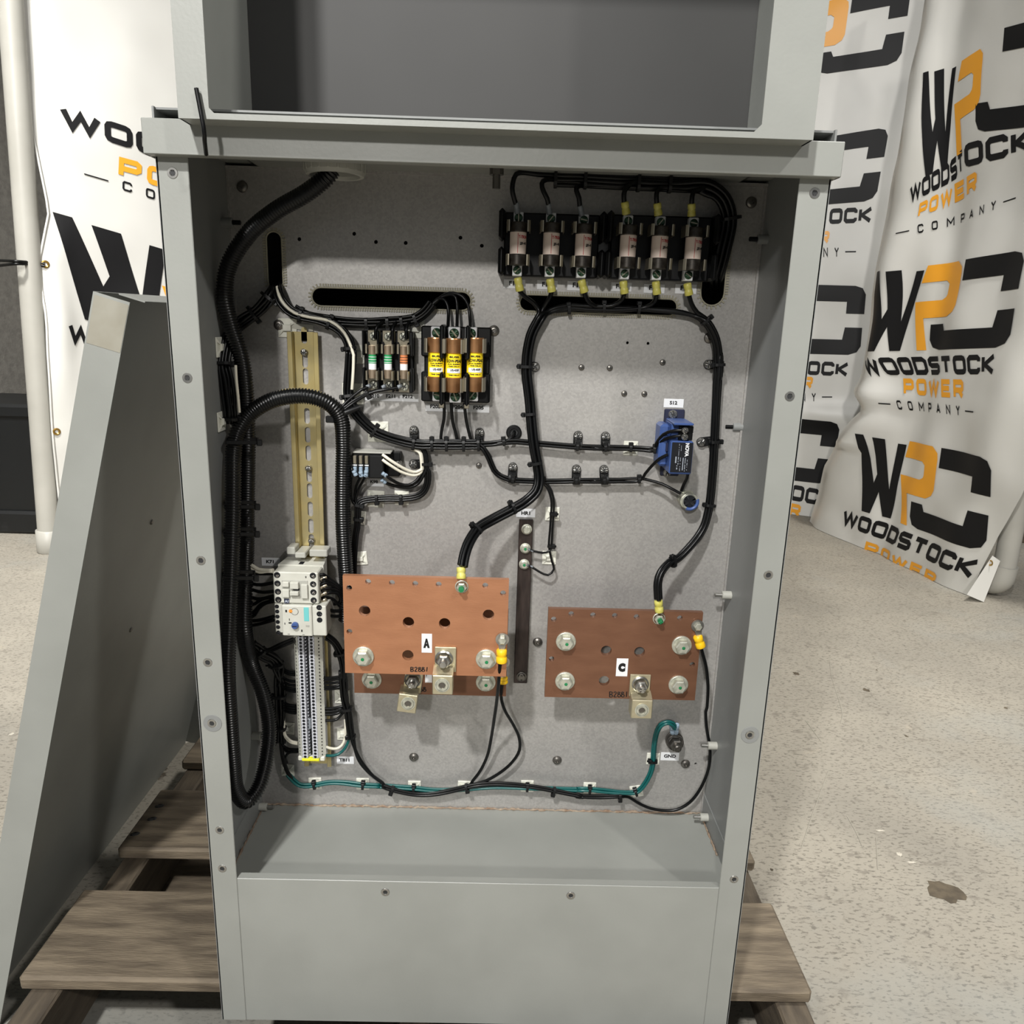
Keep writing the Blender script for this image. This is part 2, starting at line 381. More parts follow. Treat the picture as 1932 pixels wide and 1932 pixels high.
# top flange band that overhangs the opening
xa, xb = at(270.5, 292, y=-.012).x, at(1587, 334, y=-.012).x
zl = (at(449.5, 295.4, y=-.012).z+at(1420, 329, y=-.012).z)/2
zt = at(1560, 266, y=-.012).z
mb = MB().cbox(xa, xb, -.012, -.0102, zl, zt, .0006).box(xa, xb, -.0102, .0, zl, zl+.0016).box(xa, xa+.0016, -.0102, .2, zl, zt).box(xb-.0016, xb, -.0102, .2, zl, zt).box(xa, xb, -.0102, .2, zt-.0016, zt)
mb.build('top_band', 'grey_paint', cab)
# rivet nuts
nut = MB().lathe([(0, -.0004), (.0022, -.0004), (.0028, .0006), (.0046, .0006), (.0050, 0)], fr((0, 0, 0), OUT), 16).build('rivet_nut', 'steel', cab, loc=(0, 0, 0))
MB().lathe([(0, .0001), (.0027, .0001), (.0028, -.002)], fr((0, 0, 0), OUT), 14).build('bore', 'dark_inside', nut, loc=(0, -.0004, 0))
first = True
for q in (A1(1210, 358), A1(1313, 1795), B1(1408, 1328), C1(1456, 185), C1(1485, 612), C1(1540, 1360), C1(1558, 1630), A4(498, 488), A4(327, 1880), E4(180, 1398), C7(1557, 293), C7(1427, 1488), C6(365, 1525), C6(1835, 1552)):
    p = at(*q, y=0) - cab.location
    if first: nut.location = p; first = False
    else: dup(nut, p, cab)
# grounding washers rubbed bright round two of the nuts
for q in (C1(1490, 612), C7(1560, 293)):
    p = at(*q, y=-.0002); MB().lathe([(.0054, 0), (.0054, .0003), (.0098, .0003), (.0100, 0)], fr(p, OUT), 24).build('bare_ring', 'panel_paint', cab)
# button head screws and cross screws of the back panel
bs = MB().lathe([(.0062, 0), (.0064, .0008), (.0055, .0026), (.0034, .0036), (.0022, .0038), (.0020, .0022), (0, .0022)], fr((0, 0, 0), OUT), 18).build('button_screw', 'dark_steel', cab, loc=(0, 0, 0))
first = True
for q in ((932, 624), A2(222, 280), A4(62, 553), B4(1220, 165), A2(490, 1287), C4(777, 1825), C5(400, 1685), C5(1462, 1715), C4(1905, 778)):
    p = P(*q) - cab.location
    if first: bs.location = p; first = False
    else: dup(bs, p, cab)
def cross_screw(name, r, parent, m='steel', mk='dark_inside'):
    o = MB().lathe([(r, 0), (r, r*.25), (r*.8, r*.55), (0, r*.75)], fr((0, 0, 0), OUT), 16).build(name, m, parent, loc=(0, 0, 0))
    mm = MB().box(-r*.55, r*.55, -r*.78, -r*.5, -r*.12, r*.12).box(-r*.12, r*.12, -r*.79, -r*.5, -r*.55, r*.55)
    ch = mm.build('recess', mk, o, loc=(0, 0, 0)); return o
cs = cross_screw('cross_screw', .0036, cab, 'dark_steel'); first = True
for q in (B3(1628, 547), B3(1886, 552), B4(835, 368), B4(516, 625), B4(683, 628), B3(693, 1440)):
    p = P(*q) - cab.location
    if first: cs.location = p; first = False
    else: dup(cs, p, cab)
# serrated edge trim round the slots
for sl in slots:
    cxs = sum(a[0] for a in sl)/len(sl); czs = sum(a[1] for a in sl)/len(sl)
    mb = MB(); m = len(sl); per = []
    for i in range(m):
        a, b = Vector(sl[i]), Vector(sl[(i+1) % m]); n_ = max(1, int((b-a).length/.0028))
        d = (b-a).normalized() if (b-a).length > 1e-6 else Vector((1, 0)); nn = Vector((d.y, -d.x))
        for k in range(n_): per.append((a.lerp(b, k/n_), d, nn))
    for c_, d, nn in per:
        q = [c_-d*.0009, c_+d*.0009, c_+d*.0009+nn*.0036, c_-d*.0009+nn*.0036]
        mb.add([(p.x, y, p.y) for p in q for y in (DEEP-.0011, DEEP)], [(0, 2, 4, 6), (0, 1, 3, 2), (2, 3, 5, 4), (4, 5, 7, 6), (6, 7, 1, 0)])
    ring = [(c_.x-nn.x*.0006, DEEP-.0006, c_.y-nn.y*.0006) for c_, d, nn in per]; ring.append(ring[0])
    mb.tube(ring, .0011, 6, False)
    mb.build('edge_trim', 'trim_beige', cab, kind='stuff')
# spacers with studs on the two side walls
def standoff(q, side, dark):
    p = at(*q, x=(.0018 if side < 0 else CW-.0018)); ax = (1, 0, 0) if side < 0 else (-1, 0, 0)
    o = MB().lathe([(.0052, 0), (.0052, .011), (.0045, .0115), (0, .0115)], fr(p, ax), 16).build('spacer', 'panel_paint' if dark else 'ring_nylon', cab, loc=p)
    MB().lathe([(.0026, .0115), (.0026, .020), (.002, .0206), (0, .0206)], fr(p, ax), 12).build('stud', 'wire_black' if dark else 'steel', o, loc=p)
for q, s_, d in (((1400, 806), 1, 1), ((1448, 452), 1, 1), ((1379, 1123), 1, 0), ((1352, 1407), 1, 0), ((1337, 1542), 1, 0), ((419, 419), -1, 1), ((476, 1388), -1, 0), ((488, 1522), -1, 0)): standoff(q, s_, d)
# lumpy sealant bead where the panel meets the tray
def bead(a, b, r):
    n_ = int((b-a).length/.003); pts = [a.lerp(b, i/n_) + Vector((0, random.uniform(-.0008, .0008), random.uniform(-.0006, .0008))) for i in range(n_+1)]
    return MB().tube(pts, [r*random.uniform(.4, 1.25) for _ in pts], 6)
bead(Vector((.004, DEEP-.0012, -.0275)), Vector((CW-.004, DEEP-.0012, -.0275)), .0017).build('sealant_bead', 'sealant', cab)
bead(Vector((.0055, .01, -.0275)), Vector((.0055, DEEP-.002, -.0275)), .0014).build('sealant_bead', 'rust', cab)
bead(Vector((CW-.0045, .09, -.0275)), Vector((CW-.0045, DEEP-.002, -.0275)), .0016).build('sealant_bead', 'sealant', cab)
# hanging bolt under the top
p = P(937, 322, 50); p.z = .785; h_ = 50
pz = Vector((p.x, DEEP-.05, .785))
MB().lathe([(.017, .0), (.017, -.0016), (.0105, -.0016), (.0105, -.003), (.0075, -.003), (.0075, -.0105), (.0042, -.0105), (.0042, -.024), (0, -.024)], Matrix.Translation(pz), 12, smooth=False).build('hanging_bolt', 'dark_steel', cab)
# ---------------------------------------------------------------- upper housing
hx0, hx1 = at(338, 243, y=-.036).x, at(1536, 250, y=-.036).x
hz0 = at(1470, 262, y=-.036).z; hz1 = 1.15
hs = thing('upper_housing', 'grey steel upper compartment bolted on top of the open cabinet, mostly above it', 'cabinet', (CW/2, .2, hz0))
ox1, oz0 = at(1436, 249, y=-.036).x, at(1430, 249, y=-.036).z
fr_o = [(hx0, hz0), (hx1, hz0), (hx1, hz1), (hx0, hz1)]
op = [(hx0+.026, oz0+.004), (hx0+.030, oz0), (ox1-.006, oz0), (ox1, oz0+.006), (ox1, hz1-.03), (hx0+.026, hz1-.03)]
MB().plate(fr_o, [op], lambda u, v, d: (u, -.036+d, v), .0018).build('front_frame', 'grey_paint', hs)
mb = MB().box(hx0, hx0+.0018, -.0342, .44, hz0, hz1).box(hx1-.0018, hx1, -.0342, .44, hz0, hz1).box(hx0, hx1, -.0342, .2, hz0, hz0+.0018)
mb.build('housing_side', 'grey_paint', hs)
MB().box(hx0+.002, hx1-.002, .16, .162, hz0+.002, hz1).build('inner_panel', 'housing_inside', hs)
a = at(384, 241, y=-.040); b = at(389, 291, y=-.018)
MB().tube(spline([a+Vector((-.004, 0, .03)), a, at(386, 266, y=-.036), b]), .0019, 6).build('loose_gasket', 'wire_black', hs)
# ---------------------------------------------------------------- pallet
PX0, PX1, PT = -.278, .742, -.2
pal = thing('wooden_pallet', 'weathered wooden pallet under the grey electrical cabinet', 'pallet', (.23, .4, FLOOR))
for k, (ya, yb) in enumerate(((-.19, -.033), (.055, .212), (.299, .457), (.545, .70), (.79, .945))):
    MB().cbox(PX0+random.uniform(-.006, .006), PX1+random.uniform(-.006, .006), ya, yb, PT-.021, PT, .004).build('deck_board', 'wood', pal)
for xs in (PX0+.012, .21, PX1-.05):
    MB().cbox(xs, xs+.04, -.18, .94, PT-.11, PT-.0205, .003).build('stringer', 'wood_dark', pal)
for ya, yb in ((-.18, -.09), (.33, .42), (.85, .94)):
    MB().cbox(PX0, PX1, ya, yb, FLOOR, FLOOR+.0205, .003).build('bottom_board', 'wood', pal)
for q in (C1(1118, 1192), C1(1066, 1282), C1(945, 1388)):
    p = at(*q, z=PT); MB().lathe([(.0062, 0), (.0055, .0007), (0, .0008)], Matrix.Translation(p)@Matrix.Rotation(.4, 4, 'Z')@Matrix.Diagonal((1.3, .8, 1, 1)), 7).build('nail_hole', 'dark_inside', pal)
# ---------------------------------------------------------------- leaning cover pan
# local frame: s along the slope (up), flange to +x side, sheet runs back (+y)
bx, tx_, bz, tz_ = -.385, -.117, FLOOR, .642; L_ = math.hypot(tx_-bx, tz_-bz); SU = Vector((tx_-bx, 0, tz_-bz))/L_; SX = Vector((SU.z, 0, -SU.x)); Y0 = .1; YL = .72
cov = thing('cover_panel', 'grey folded steel cover leaning upright beside the cabinet at the left', 'panel', (bx, Y0, FLOOR))
def cp(a, y, s): return Vector((bx, 0, FLOOR)) + SX*a + SU*s + Vector((0, y, 0))
def cbx(mb, a0, a1, y0, y1, s0, s1):
    return mb.add([cp(a, y, s) for a in (a0, a1) for y in (y0, y1) for s in (s0, s1)], [(0, 1, 3, 2), (4, 6, 7, 5), (0, 4, 5, 1), (2, 3, 7, 6), (0, 2, 6, 4), (1, 5, 7, 3)])
cbx(MB(), -.0015, 0, Y0, Y0+YL, .0, L_).build('main_sheet', 'grey_paint', cov)
cbx(MB(), -.0015, .0375, Y0-.0015, Y0, .004, L_).build('front_flange', 'grey_paint', cov); cbx(MB(), .0, .036, Y0+YL, Y0+YL+.0015, .004, L_).build('rear_flange', 'grey_paint', cov)
mb = MB(); cbx(mb, 0, .03, Y0+.05, Y0+YL, L_-.0015, L_); mb.build('top_lip', 'grey_paint', cov)
for q in (B1(1062, 1058), B1(917, 1812)):
    p = atp(*q, cp(0, 0, 0), SX); MB().lathe([(0, .0016), (.0035, .0016), (.0045, 0)], fr(p, SX), 12).build('weld_stud', 'dark_steel', cov)
# worn tape mark at the top of the flange
cbx(MB(), .0005, .037, Y0-.0019, Y0-.0016, L_-.055, L_-.003).build('worn_patch', mat('worn', (150, 147, 135), .6, 0, (138, 134, 120), 30), cov)
# ---------------------------------------------------------------- banners
class Banner:
    def __init__(s, name, o, t, u0, u1, z1, fold, label, nu=110, nz=110, z0=FLOOR+.002):
        s.o, s.t = Vector(o), Vector(t).normalized(); s.o.z = 0; s.n = Vector((s.t.y, -s.t.x, 0))
        if s.n.dot(CAM-s.o) < 0: s.n = -s.n
        s.fold = fold; v = []; mb = MB()
        f0 = u0 if callable(u0) else (lambda z: u0); f1 = u1 if callable(u1) else (lambda z: u1)
        for j in range(nz+1):
            z = z0+(z1-z0)*j/nz
            for i in range(nu+1):
                u = f0(z)+(f1(z)-f0(z))*i/nu; v.append(s.S(u, z))
        k = nu+1
        mb.add(v, [(j*k+i, j*k+i+1, (j+1)*k+i+1, (j+1)*k+i) for j in range(nz) for i in range(nu)], True)
        mb.add([p-s.n*.0012 for p in v], [(j*k+i, (j+1)*k+i, (j+1)*k+i+1, j*k+i+1) for j in range(nz) for i in range(nu)], True)
        s.ob = thing(name, label, 'banner', s.S((f0(z0)+f1(z0))/2, z0))
        mb.build('sheet', 'banner_vinyl', s.ob, recalc=False)
    def S(s, u, z, e=0.): return s.o+s.t*u+Vector((0, 0, z))+s.n*(s.fold(u, z)+e)
    def uz(s, px, py):
        p = atp(px, py, s.o, s.n); return (p-s.o).dot(s.t), p.z
    def print(s, polys, quad, m, name, size=.035):
        tl, tr, br, bl = [s.uz(*q) for q in quad]
        def to(a, b):
            return [(tl[i]*(1-a)+tr[i]*a)*b+(bl[i]*(1-a)+br[i]*a)*(1-b) for i in (0, 1)]
        bm = bmesh.new()
        for pl in polys:
            w = [Vector(to(*p)+[0]) for p in pl]
            vs_ = [bm.verts.new(p) for p in w]
            for f in tessellate_polygon([w]):
                try: bm.faces.new([vs_[i] for i in f])
                except ValueError: pass
        for _ in range(5):
            es = [e for e in bm.edges if e.calc_length() > size]
            if not es: break
            bmesh.ops.subdivide_edges(bm, edges=es, cuts=1); bmesh.ops.triangulate(bm, faces=bm.faces)
        bm.verts.index_update(); mb = MB()
        mb.add([s.S(v.co.x, v.co.y, .0028) for v in bm.verts], [[v.index for v in f.verts] for f in bm.faces], True); bm.free()
        return mb.build(name, m, s.ob, recalc=False)
LW = [[(0, 1), (.085, 1), (.20, .40), (.235, .52), (.17, .98), (.31, .98), (.385, .36), (.45, .95), (.535, .95), (.43, 0), (.335, 0), (.27, .3), (.2, 0), (.09, 0)]]
LP = [[(.565, 1), (.70, 1), (.90, 1), (.965, .93), (.975, .86), (.975, .50), (.95, .43), (.88, .38), (.625, .38), (.70, 0), (.605, 0), (.50, .58), (.78, .58), (.82, .61), (.83, .64), (.83, .76), (.79, .80), (.53, .80)]]
LC = [[(1.0, 1), (1.5, 1), (1.58, .97), (1.62, .88), (1.62, .60), (1.42, .60), (1.42, .77), (1.0, .77)], [(.71, .3), (.85, .3), (.88, .22), (1.40, .22), (1.42, .40), (1.61, .40), (1.61, .13), (1.57, .04), (1.48, 0), (.84, 0), (.76, .03), (.72, .12)]]
sc_ = lambda L: [[(a/1.62, b) for a, b in p] for p in L]
LW, LP, LC = sc_(LW), sc_(LP), sc_(LC)
WOOD = stroke_word('WOODSTOCK', .275, .15, 1.25); POWER = stroke_word('POWER', .28, .32, 1.28)
HALVES = [(stroke_word(w, t, g, a), q, m) for w, t, g, a, q, m in (('WOODST', .27, .15, 1.25, [(1735, 352), (1812, 280), (1810, 324), (1730, 384)], 'print_black'), ('OCK', .275, .15, 1.25, [(1816, 272), (1950, 238), (1948, 284), (1814, 316)], 'print_black'), ('POW', .27, .3, 1.25, [(1742, 384), (1786, 350), (1783, 384), (1737, 410)], 'print_orange'), ('ER', .28, .3, 1.25, [(1790, 346), (1838, 322), (1834, 358), (1787, 382)], 'print_orange'))]; COMP = stroke_word('COMPANY', .2, 1.55, 1.05)
COMP = [[(.16+a*.68, b) for a, b in p] for p in COMP]+[[(0, .45), (.10, .45), (.10, .58), (0, .58)], [(.90, .45), (1, .45), (1, .58), (.90, .58)]]
def logo(bn, wpc=None, wood=None, power=None, comp=None):
    if wpc: bn.print(LW, wpc, 'print_black', 'logo_letter'); bn.print(LP, wpc, 'print_orange', 'logo_letter'); bn.print(LC, wpc, 'print_black', 'logo_letter')
    if wood: bn.print(WOOD, wood, 'print_black', 'lettering')
    if power: bn.print(POWER, power, 'print_orange', 'lettering')
    if comp: bn.print(COMP, comp, 'print_black', 'lettering')
def gauss(x, c_, w): return math.exp(-((x-c_)/w)**2)
def wob(u, z, s_): return noise.noise(Vector((u*s_, z*s_, 3.1)))
K = at(1515, 985, z=FLOOR); K2 = at(1850, 1135, z=FLOOR); tF = (K2-K); tF.z = 0; lenF = tF.length; tF.normalize()
nF = Vector((tF.y, -tF.x, 0)); nF = nF if nF.dot(CAM-K) > 0 else -nF
def uzF(px, py):
    p = atp(px, py, K, nF); return (p-K).dot(tF), p.z
eL = [uzF(*q) for q in ((1515, 985), (1546, 879), (1612, 777), (1640, 560), (1690, 300))]
eR = [uzF(*q) for q in ((1826, 1125), (1880, 1012), (1932, 932), (1990, 790))]
def interp(tab, z):
    tab = sorted(tab, key=lambda a: a[1])
    if z <= tab[0][1]: return tab[0][0]
    for (u0, z0), (u1, z1) in zip(tab, tab[1:]):
        if z <= z1: return u0+(u1-u0)*(z-z0)/(z1-z0)
    return tab[-1][0]
fA = uzF(1760, 700)[0]
def foldF(u, z):
    d = .035*wob(u, z, 1.6)+.012*wob(u+5, z, 5)
    d += .05*gauss(u, interp(eL, z)+.12, .10)*(1 if z > .1 else .3)-.03*gauss(u, interp(eL, z), .08)
    d += .022*gauss(u, 1.02+.1*math.sin(z*2), .10)-.02*gauss(u, .62+.08*math.sin(2.4*z), .07)
    d += .03*gauss(z, .36, .045)*gauss(u, .25, .30)-.02*gauss(z, .28, .04)*gauss(u, .25, .3)
    return d
bf = Banner('printed_banner', K, tF, lambda z: interp(eL, z), lambda z: interp(eR, z)+max(0, z-.2)*.5, 2.1, foldF, 'nearer white vinyl banner at the right, full black and orange logos, sagging to the floor')
logo(bf, [(1668, 514), (1940, 470), (1916, 655), (1642, 664)], [(1643, 676), (1888, 668), (1886, 706), (1655, 708)], [(1705, 714), (1820, 716), (1820, 752), (1707, 744)], [(1671, 753), (1843, 768), (1843, 787), (1671, 770)])
logo(bf, [(1632, 818), (1884, 866), (1860, 1043), (1618, 960)], [(1597, 960), (1850, 1058), (1833, 1092), (1590, 988)], [(1634, 1021), (1772, 1083), (1766, 1104), (1628, 1041)])
bf.print(LW, [(1765, 140), (1905, 60), (1890, 247), (1748, 338)], 'print_black', 'logo_letter'); bf.print(LP, [(1760, 150), (1945, 40), (1926, 213), (1735, 335)], 'print_orange', 'logo_letter'); bf.print(LC, [(1751, 88), (2026, 28), (2006, 232), (1731, 262)], 'print_black', 'logo_letter')
logo(bf, None, None, None, [(1708, 434), (1911, 364), (1911, 382), (1708, 450)])
for pl_, q_, m_ in HALVES: bf.print(pl_, q_, m_, 'lettering')
fq = [at(*q, y=1.885) for q in ((1824, 1122), (1856, 1136), (1887, 1059), (1872, 1049))]
mb = MB(); mb.add(fq+[p+Vector((.004, .006, 0)) for p in fq], [(0, 1, 2, 3), (7, 6, 5, 4), (0, 4, 5, 1), (1, 5, 6, 2), (2, 6, 7, 3), (3, 7, 4, 0)]); fo = mb.build('corner_flap', 'banner_vinyl', bf.ob)
p = at(1869, 1062, y=1.883); MB().lathe([(.005, 0), (.008, .003), (.011, .002), (.011, 0)], fr(p, bf.n), 14).build('grommet', 'brass', fo)
# back banner
KB = at(1491, 971, z=FLOOR); tB = Vector((1, -.40, 0)).normalized()
def foldB(u, z): return .02*wob(u+9, z, 1.3)+.006*wob(u, z, 5)+.03*gauss(z, .2, .06)*gauss(u, .1, .25)
bb = Banner('printed_banner', KB, tB, -1.6, .95, 2.1, foldB, 'white vinyl banner straight behind the right post, its logos half hidden by the cabinet')
logo(bb, [(1418, 282), (1678, 240), (1654, 378), (1395, 400)], [(1400, 402), (1647, 390), (1644, 419), (1398, 431)], [(1455, 438), (1566, 436), (1563, 459), (1455, 462)], [(1420, 470), (1615, 466), (1615, 484), (1420, 488)])
logo(bb, [(1370, 533), (1635, 540), (1624, 670), (1360, 663)], [(1366, 674), (1602, 684), (1599, 710), (1364, 700)], [(1425, 706), (1535, 711), (1531, 733), (1425, 728)], [(1385, 741), (1570, 741), (1570, 757), (1385, 757)])
logo(bb, [(1345, 775), (1586, 796), (1566, 914), (1330, 890)], [(1330, 886), (1575, 928), (1570, 957), (1325, 915)], [(1390, 930), (1512, 953), (1508, 976), (1386, 952)])
logo(bb, [(1440, 30), (1720, -30), (1700, 120), (1420, 160)])
# left banner
KL = Vector((-1.40, 2.22, 0)); tL = Vector((.75, .66, 0)).normalized(); nL = Vector((tL.y, -tL.x, 0))
def uzL(px, py):
    p = atp(px, py, KL, nL); return (p-KL).dot(tL), p.z
eLL = [uzL(*q) for q in ((112, 950), (98, 830), (86, 660), (84, 600), (70, 500), (90, 400), (58, 241), (20, 60))]
def foldL(u, z): return .03*wob(u, z+4, 1.5)+.008*wob(u, z, 5)+.03*gauss(u, interp(eLL, z)+.05, .05)*gauss(z, .55, .25)-.03*gauss(u, .22, .12)*gauss(z, .5, .2)
bl = Banner('printed_banner', KL, tL, lambda z: interp(eLL, z), 1.5, 2.2, foldL, 'white vinyl banner at the left, tied to a pipe, behind the leaning grey cover', z0=-.25)
logo(bl, [(98, 400), (640, 560), (640, 740), (124, 592)], [(126, 608), (470, 690), (470, 730), (124, 644)])
logo(bl, None, [(110, 200), (590, 356), (590, 396), (112, 240)], [(221, 297), (470, 364), (468, 400), (220, 332)], [(157, 320), (540, 436), (540, 454), (157, 338)])
hem = [bl.S(interp(eLL, z)+.002, z, .003) for z in [-.25+.05*i for i in range(49)]]
MB().tube(hem, .0045, 6).build('hem', 'banner_vinyl', bl.ob)
for q in (A1(312, 998), B1(392, 422)):
    u, z = bl.uz(*q); p = bl.S(u, z, .003); MB().lathe([(.006, 0), (.010, .003), (.014, .002), (.014, 0)], fr(p, bl.n), 14).build('grommet', 'brass', bl.ob)
u, z = bl.uz(*A1(305, 995)); g = bl.S(u, z, .006)
pa = at(-8, 491, y=g.y-.02)
tg = MB().tube(spline([g, at(60, 495, y=g.y-.02), at(30, 493, y=g.y-.09), pa], .02), .005, 6).tube(spline([g+Vector((0, 0, -.008)), at(60, 499, y=g.y-.02), at(30, 498, y=g.y-.09), pa+Vector((0, 0, -.02))], .02), .005, 6)
tag(tg.build('tie_cord', 'wire_black', loc=g), 'black cord running left from a brass grommet across the white pipe', 'cord')
# pipes of the banner frame
a = at(95, 1040, z=FLOOR); b = at(37, 241, y=a.y); d = (b-a)/(b.z-a.z); b2 = a+d*2.6
pp = thing('banner_pipe', 'white plastic pipe standing beside the left banner', 'pipe', a)
MB().tube([a+d*.075, b2], .040, 20).build('pipe', 'pvc', pp); MB().tube([a, a+d*.005, a+d*.09, a+d*.092], [.044, .047, .047, .041], 20).build('foot_cap', 'pvc', pp)
a = at(1884, 1128, z=FLOOR); b = at(1909, 1000, y=a.y); d = (b-a)/(b.z-a.z)
pp = thing('banner_pipe', 'white plastic pipe with an elbow foot behind the lower right banner corner', 'pipe', a)
MB().tube([a+d*.10, a+d*2.4], .038, 20).build('pipe', 'pvc', pp)
MB().tube(spline([a+Vector((-.02, .09, .05)), a+Vector((-.012, .04, .05)), a+Vector((-.003, .008, .07)), a+d*.13], .01), .045, 18).build('elbow', 'pvc', pp)
# black bin by the wall
bn = thing('storage_bin', 'scuffed black plastic bin on the floor at the far left edge', 'bin', (-1.9, 2.5, FLOOR))
xr = at(83, 900, y=2.45).x; zt_ = at(60, 768, y=2.45).z; xl = xr-.42; zb = at(60, 1020, y=2.45).z
MB().cbox(xl, xr, 2.45, 2.85, FLOOR+.004, zt_, .012).build('body', 'bin_black', bn)
MB().cbox(xl-.01, xr+.012, 2.43, 2.87, FLOOR, FLOOR+.10, .012).build('foot_rim', 'bin_black', bn)
MB().cbox(xl-.012, xr+.012, 2.438, 2.862, zt_-.05, zt_+.01, .012).build('lid', 'bin_black', bn)
# loose pallet seen past the right banner
rp = thing('wooden_crate', 'dark wooden crate behind the pipe at the right edge', 'crate', (2.75, 2.75, FLOOR))
xa = at(1912, 1030, y=2.7).x
for k in range(4): MB().cbox(xa, xa+.8, 2.70, 2.72, FLOOR+.12+k*.16, FLOOR+.26+k*.16, .004).build('board', 'wood' if k == 0 else 'wood_dark', rp)
for k in range(2): MB().cbox(xa+.02+k*.7, xa+.08+k*.7, 2.72, 3.2, FLOOR, FLOOR+.76, .004).build('post', 'wood_dark', rp)
# dark chips and pale paint scuffs on the concrete
def stain(q, rx, ry, m_, name, seed):
    random.seed(seed); p = at(*q, z=FLOOR); k = 18; v = [p+Vector((0, 0, .0012))]
    for i in range(k):
        a = 2*math.pi*i/k; r_ = random.uniform(.62, 1.12); v.append(p+Vector((rx*r_*math.cos(a), ry*r_*math.sin(a), .0004)))
    MB().add(v, [(0, 1+i, 1+(i+1) % k) for i in range(k)]).build(name, m_, fl)
mat('chip', (74, 66, 54), .85, 0, (96, 86, 70), 60); mat('scuff', (190, 184, 170), .7); mat('scratch', (164, 159, 147), .7)
for i, (q, a, b_, m_, n_) in enumerate((((1782, 1682), .032, .030, 'chip', 'chip'), ((1502, 1271), .010, .012, 'chip', 'chip'), ((1634, 1302), .009, .011, 'chip', 'chip'), ((1654, 1264), .003, .004, 'chip', 'chip'), ((1710, 1389), .004, .006, 'chip', 'chip'), ((1898, 1336), .005, .006, 'chip', 'chip'), ((1456, 1641), .003, .004, 'chip', 'chip'),
        ((1660, 1567), .011, .003, 'scuff', 'paint_scuff'), ((1697, 1612), .006, .007, 'scuff', 'paint_scuff'), ((1720, 1627), .011, .003, 'scuff', 'paint_scuff'), ((22, 1385), .006, .006, 'scuff', 'paint_scuff'))): stain(q, a, b_, m_, n_, i)
for pts in (((1565, 1243), (1570, 1280), (1588, 1340), (1586, 1365)), ((1563, 1455), (1550, 1490), (1530, 1545), (1512, 1600)), ((1598, 1540), (1615, 1570), (1628, 1600)), ((1653, 1580), (1656, 1640)), ((1520, 1360), (1550, 1400))):
    MB().tube(spline([at(*q, z=FLOOR+.0002) for q in pts], .01), .0010, 4).build('scratch', 'scratch', fl)
random.seed(11)

# ================================================================ inside: rail, devices, fuses
def scr(parent, p, r, m='steel', kind='cross', rot=0., name='screw', h=.003):
    o = MB().lathe([(r*1.0, 0), (r, h*.5), (r*.82, h*.9), (0, h)], fr(p, OUT), 18).build(name, m, parent, loc=p)
    c_, s_ = math.cos(rot), math.sin(rot); M = Matrix.Translation(p) @ Matrix.Rotation(rot, 4, 'Y')
    mm = MB().box(-r*.85 if kind == 'slot' else -r*.5, r*.85 if kind == 'slot' else r*.5, -h*1.03, -h*.7, -r*.13, r*.13, M)
    if kind == 'cross': mm.box(-r*.13, r*.13, -h*1.04, -h*.7, -r*.5, r*.5, M)
    mm.build('slot', 'clip_metal' if kind == 'slot' else 'dark_inside', o, loc=p); return o
# ---- DIN rail (yellow zinc hat rail)
pT, pB = P(574, 622, 2), P(590, 1440, 2); rl = thing('mounting_rail', 'yellow zinc slotted mounting rail, upright at the left of the back panel', 'rail', (pB.x, DEEP-.001, pB.z))
xc = (P(575, 640, 3).x+P(587, 1030, 3).x)/2; zt, zb = P(574, 626, 3).z, P(590, 1440, 3).z; hw = .0180
sl_ = []
for q in (B2(835, 150), B2(843, 372), B2(851, 525), B2(866, 885), B2(873, 1058), B2(880, 1225), B2(887, 1420), B2(893, 1568), B2(899, 1735), B2(905, 1890), (588, 1020)):
    p = P(*q, 3); sl_.append(slot(xc-.0033, xc+.0033, p.z-.0105, p.z+.0085, 5))
MB().plate([(xc-.0125, zb), (xc+.0125, zb), (xc+.0125, zt), (xc-.0125, zt)], sl_, lambda u, v, d: (u, DEEP-.003+d, v), .0012).build('web', 'yellow_zinc', rl)
for s_ in (-1, 1):
    mb = MB().cbox(min(xc+s_*.0122, xc+s_*.0134), max(xc+s_*.0122, xc+s_*.0134), DEEP-.0105, DEEP-.0016, zb, zt, .0004)
    mb.cbox(min(xc+s_*.0124, xc+s_*hw), max(xc+s_*.0124, xc+s_*hw), DEEP-.0112, DEEP-.0098, zb, zt, .0004); mb.build('lip', 'yellow_zinc', rl)
for q in (B2(840, 312), B2(880, 1370), C2(1210, 130)): scr(rl, P(*q, 4.5), .0042, h=.003)
MB().add(*(lambda v: (v, [(0, 1, 2, 3)]))([P(*B2(*q), 2.0) for q in ((712, 50), (925, 60), (922, 122), (708, 92))])).build('end_plate', 'bracket', rl)
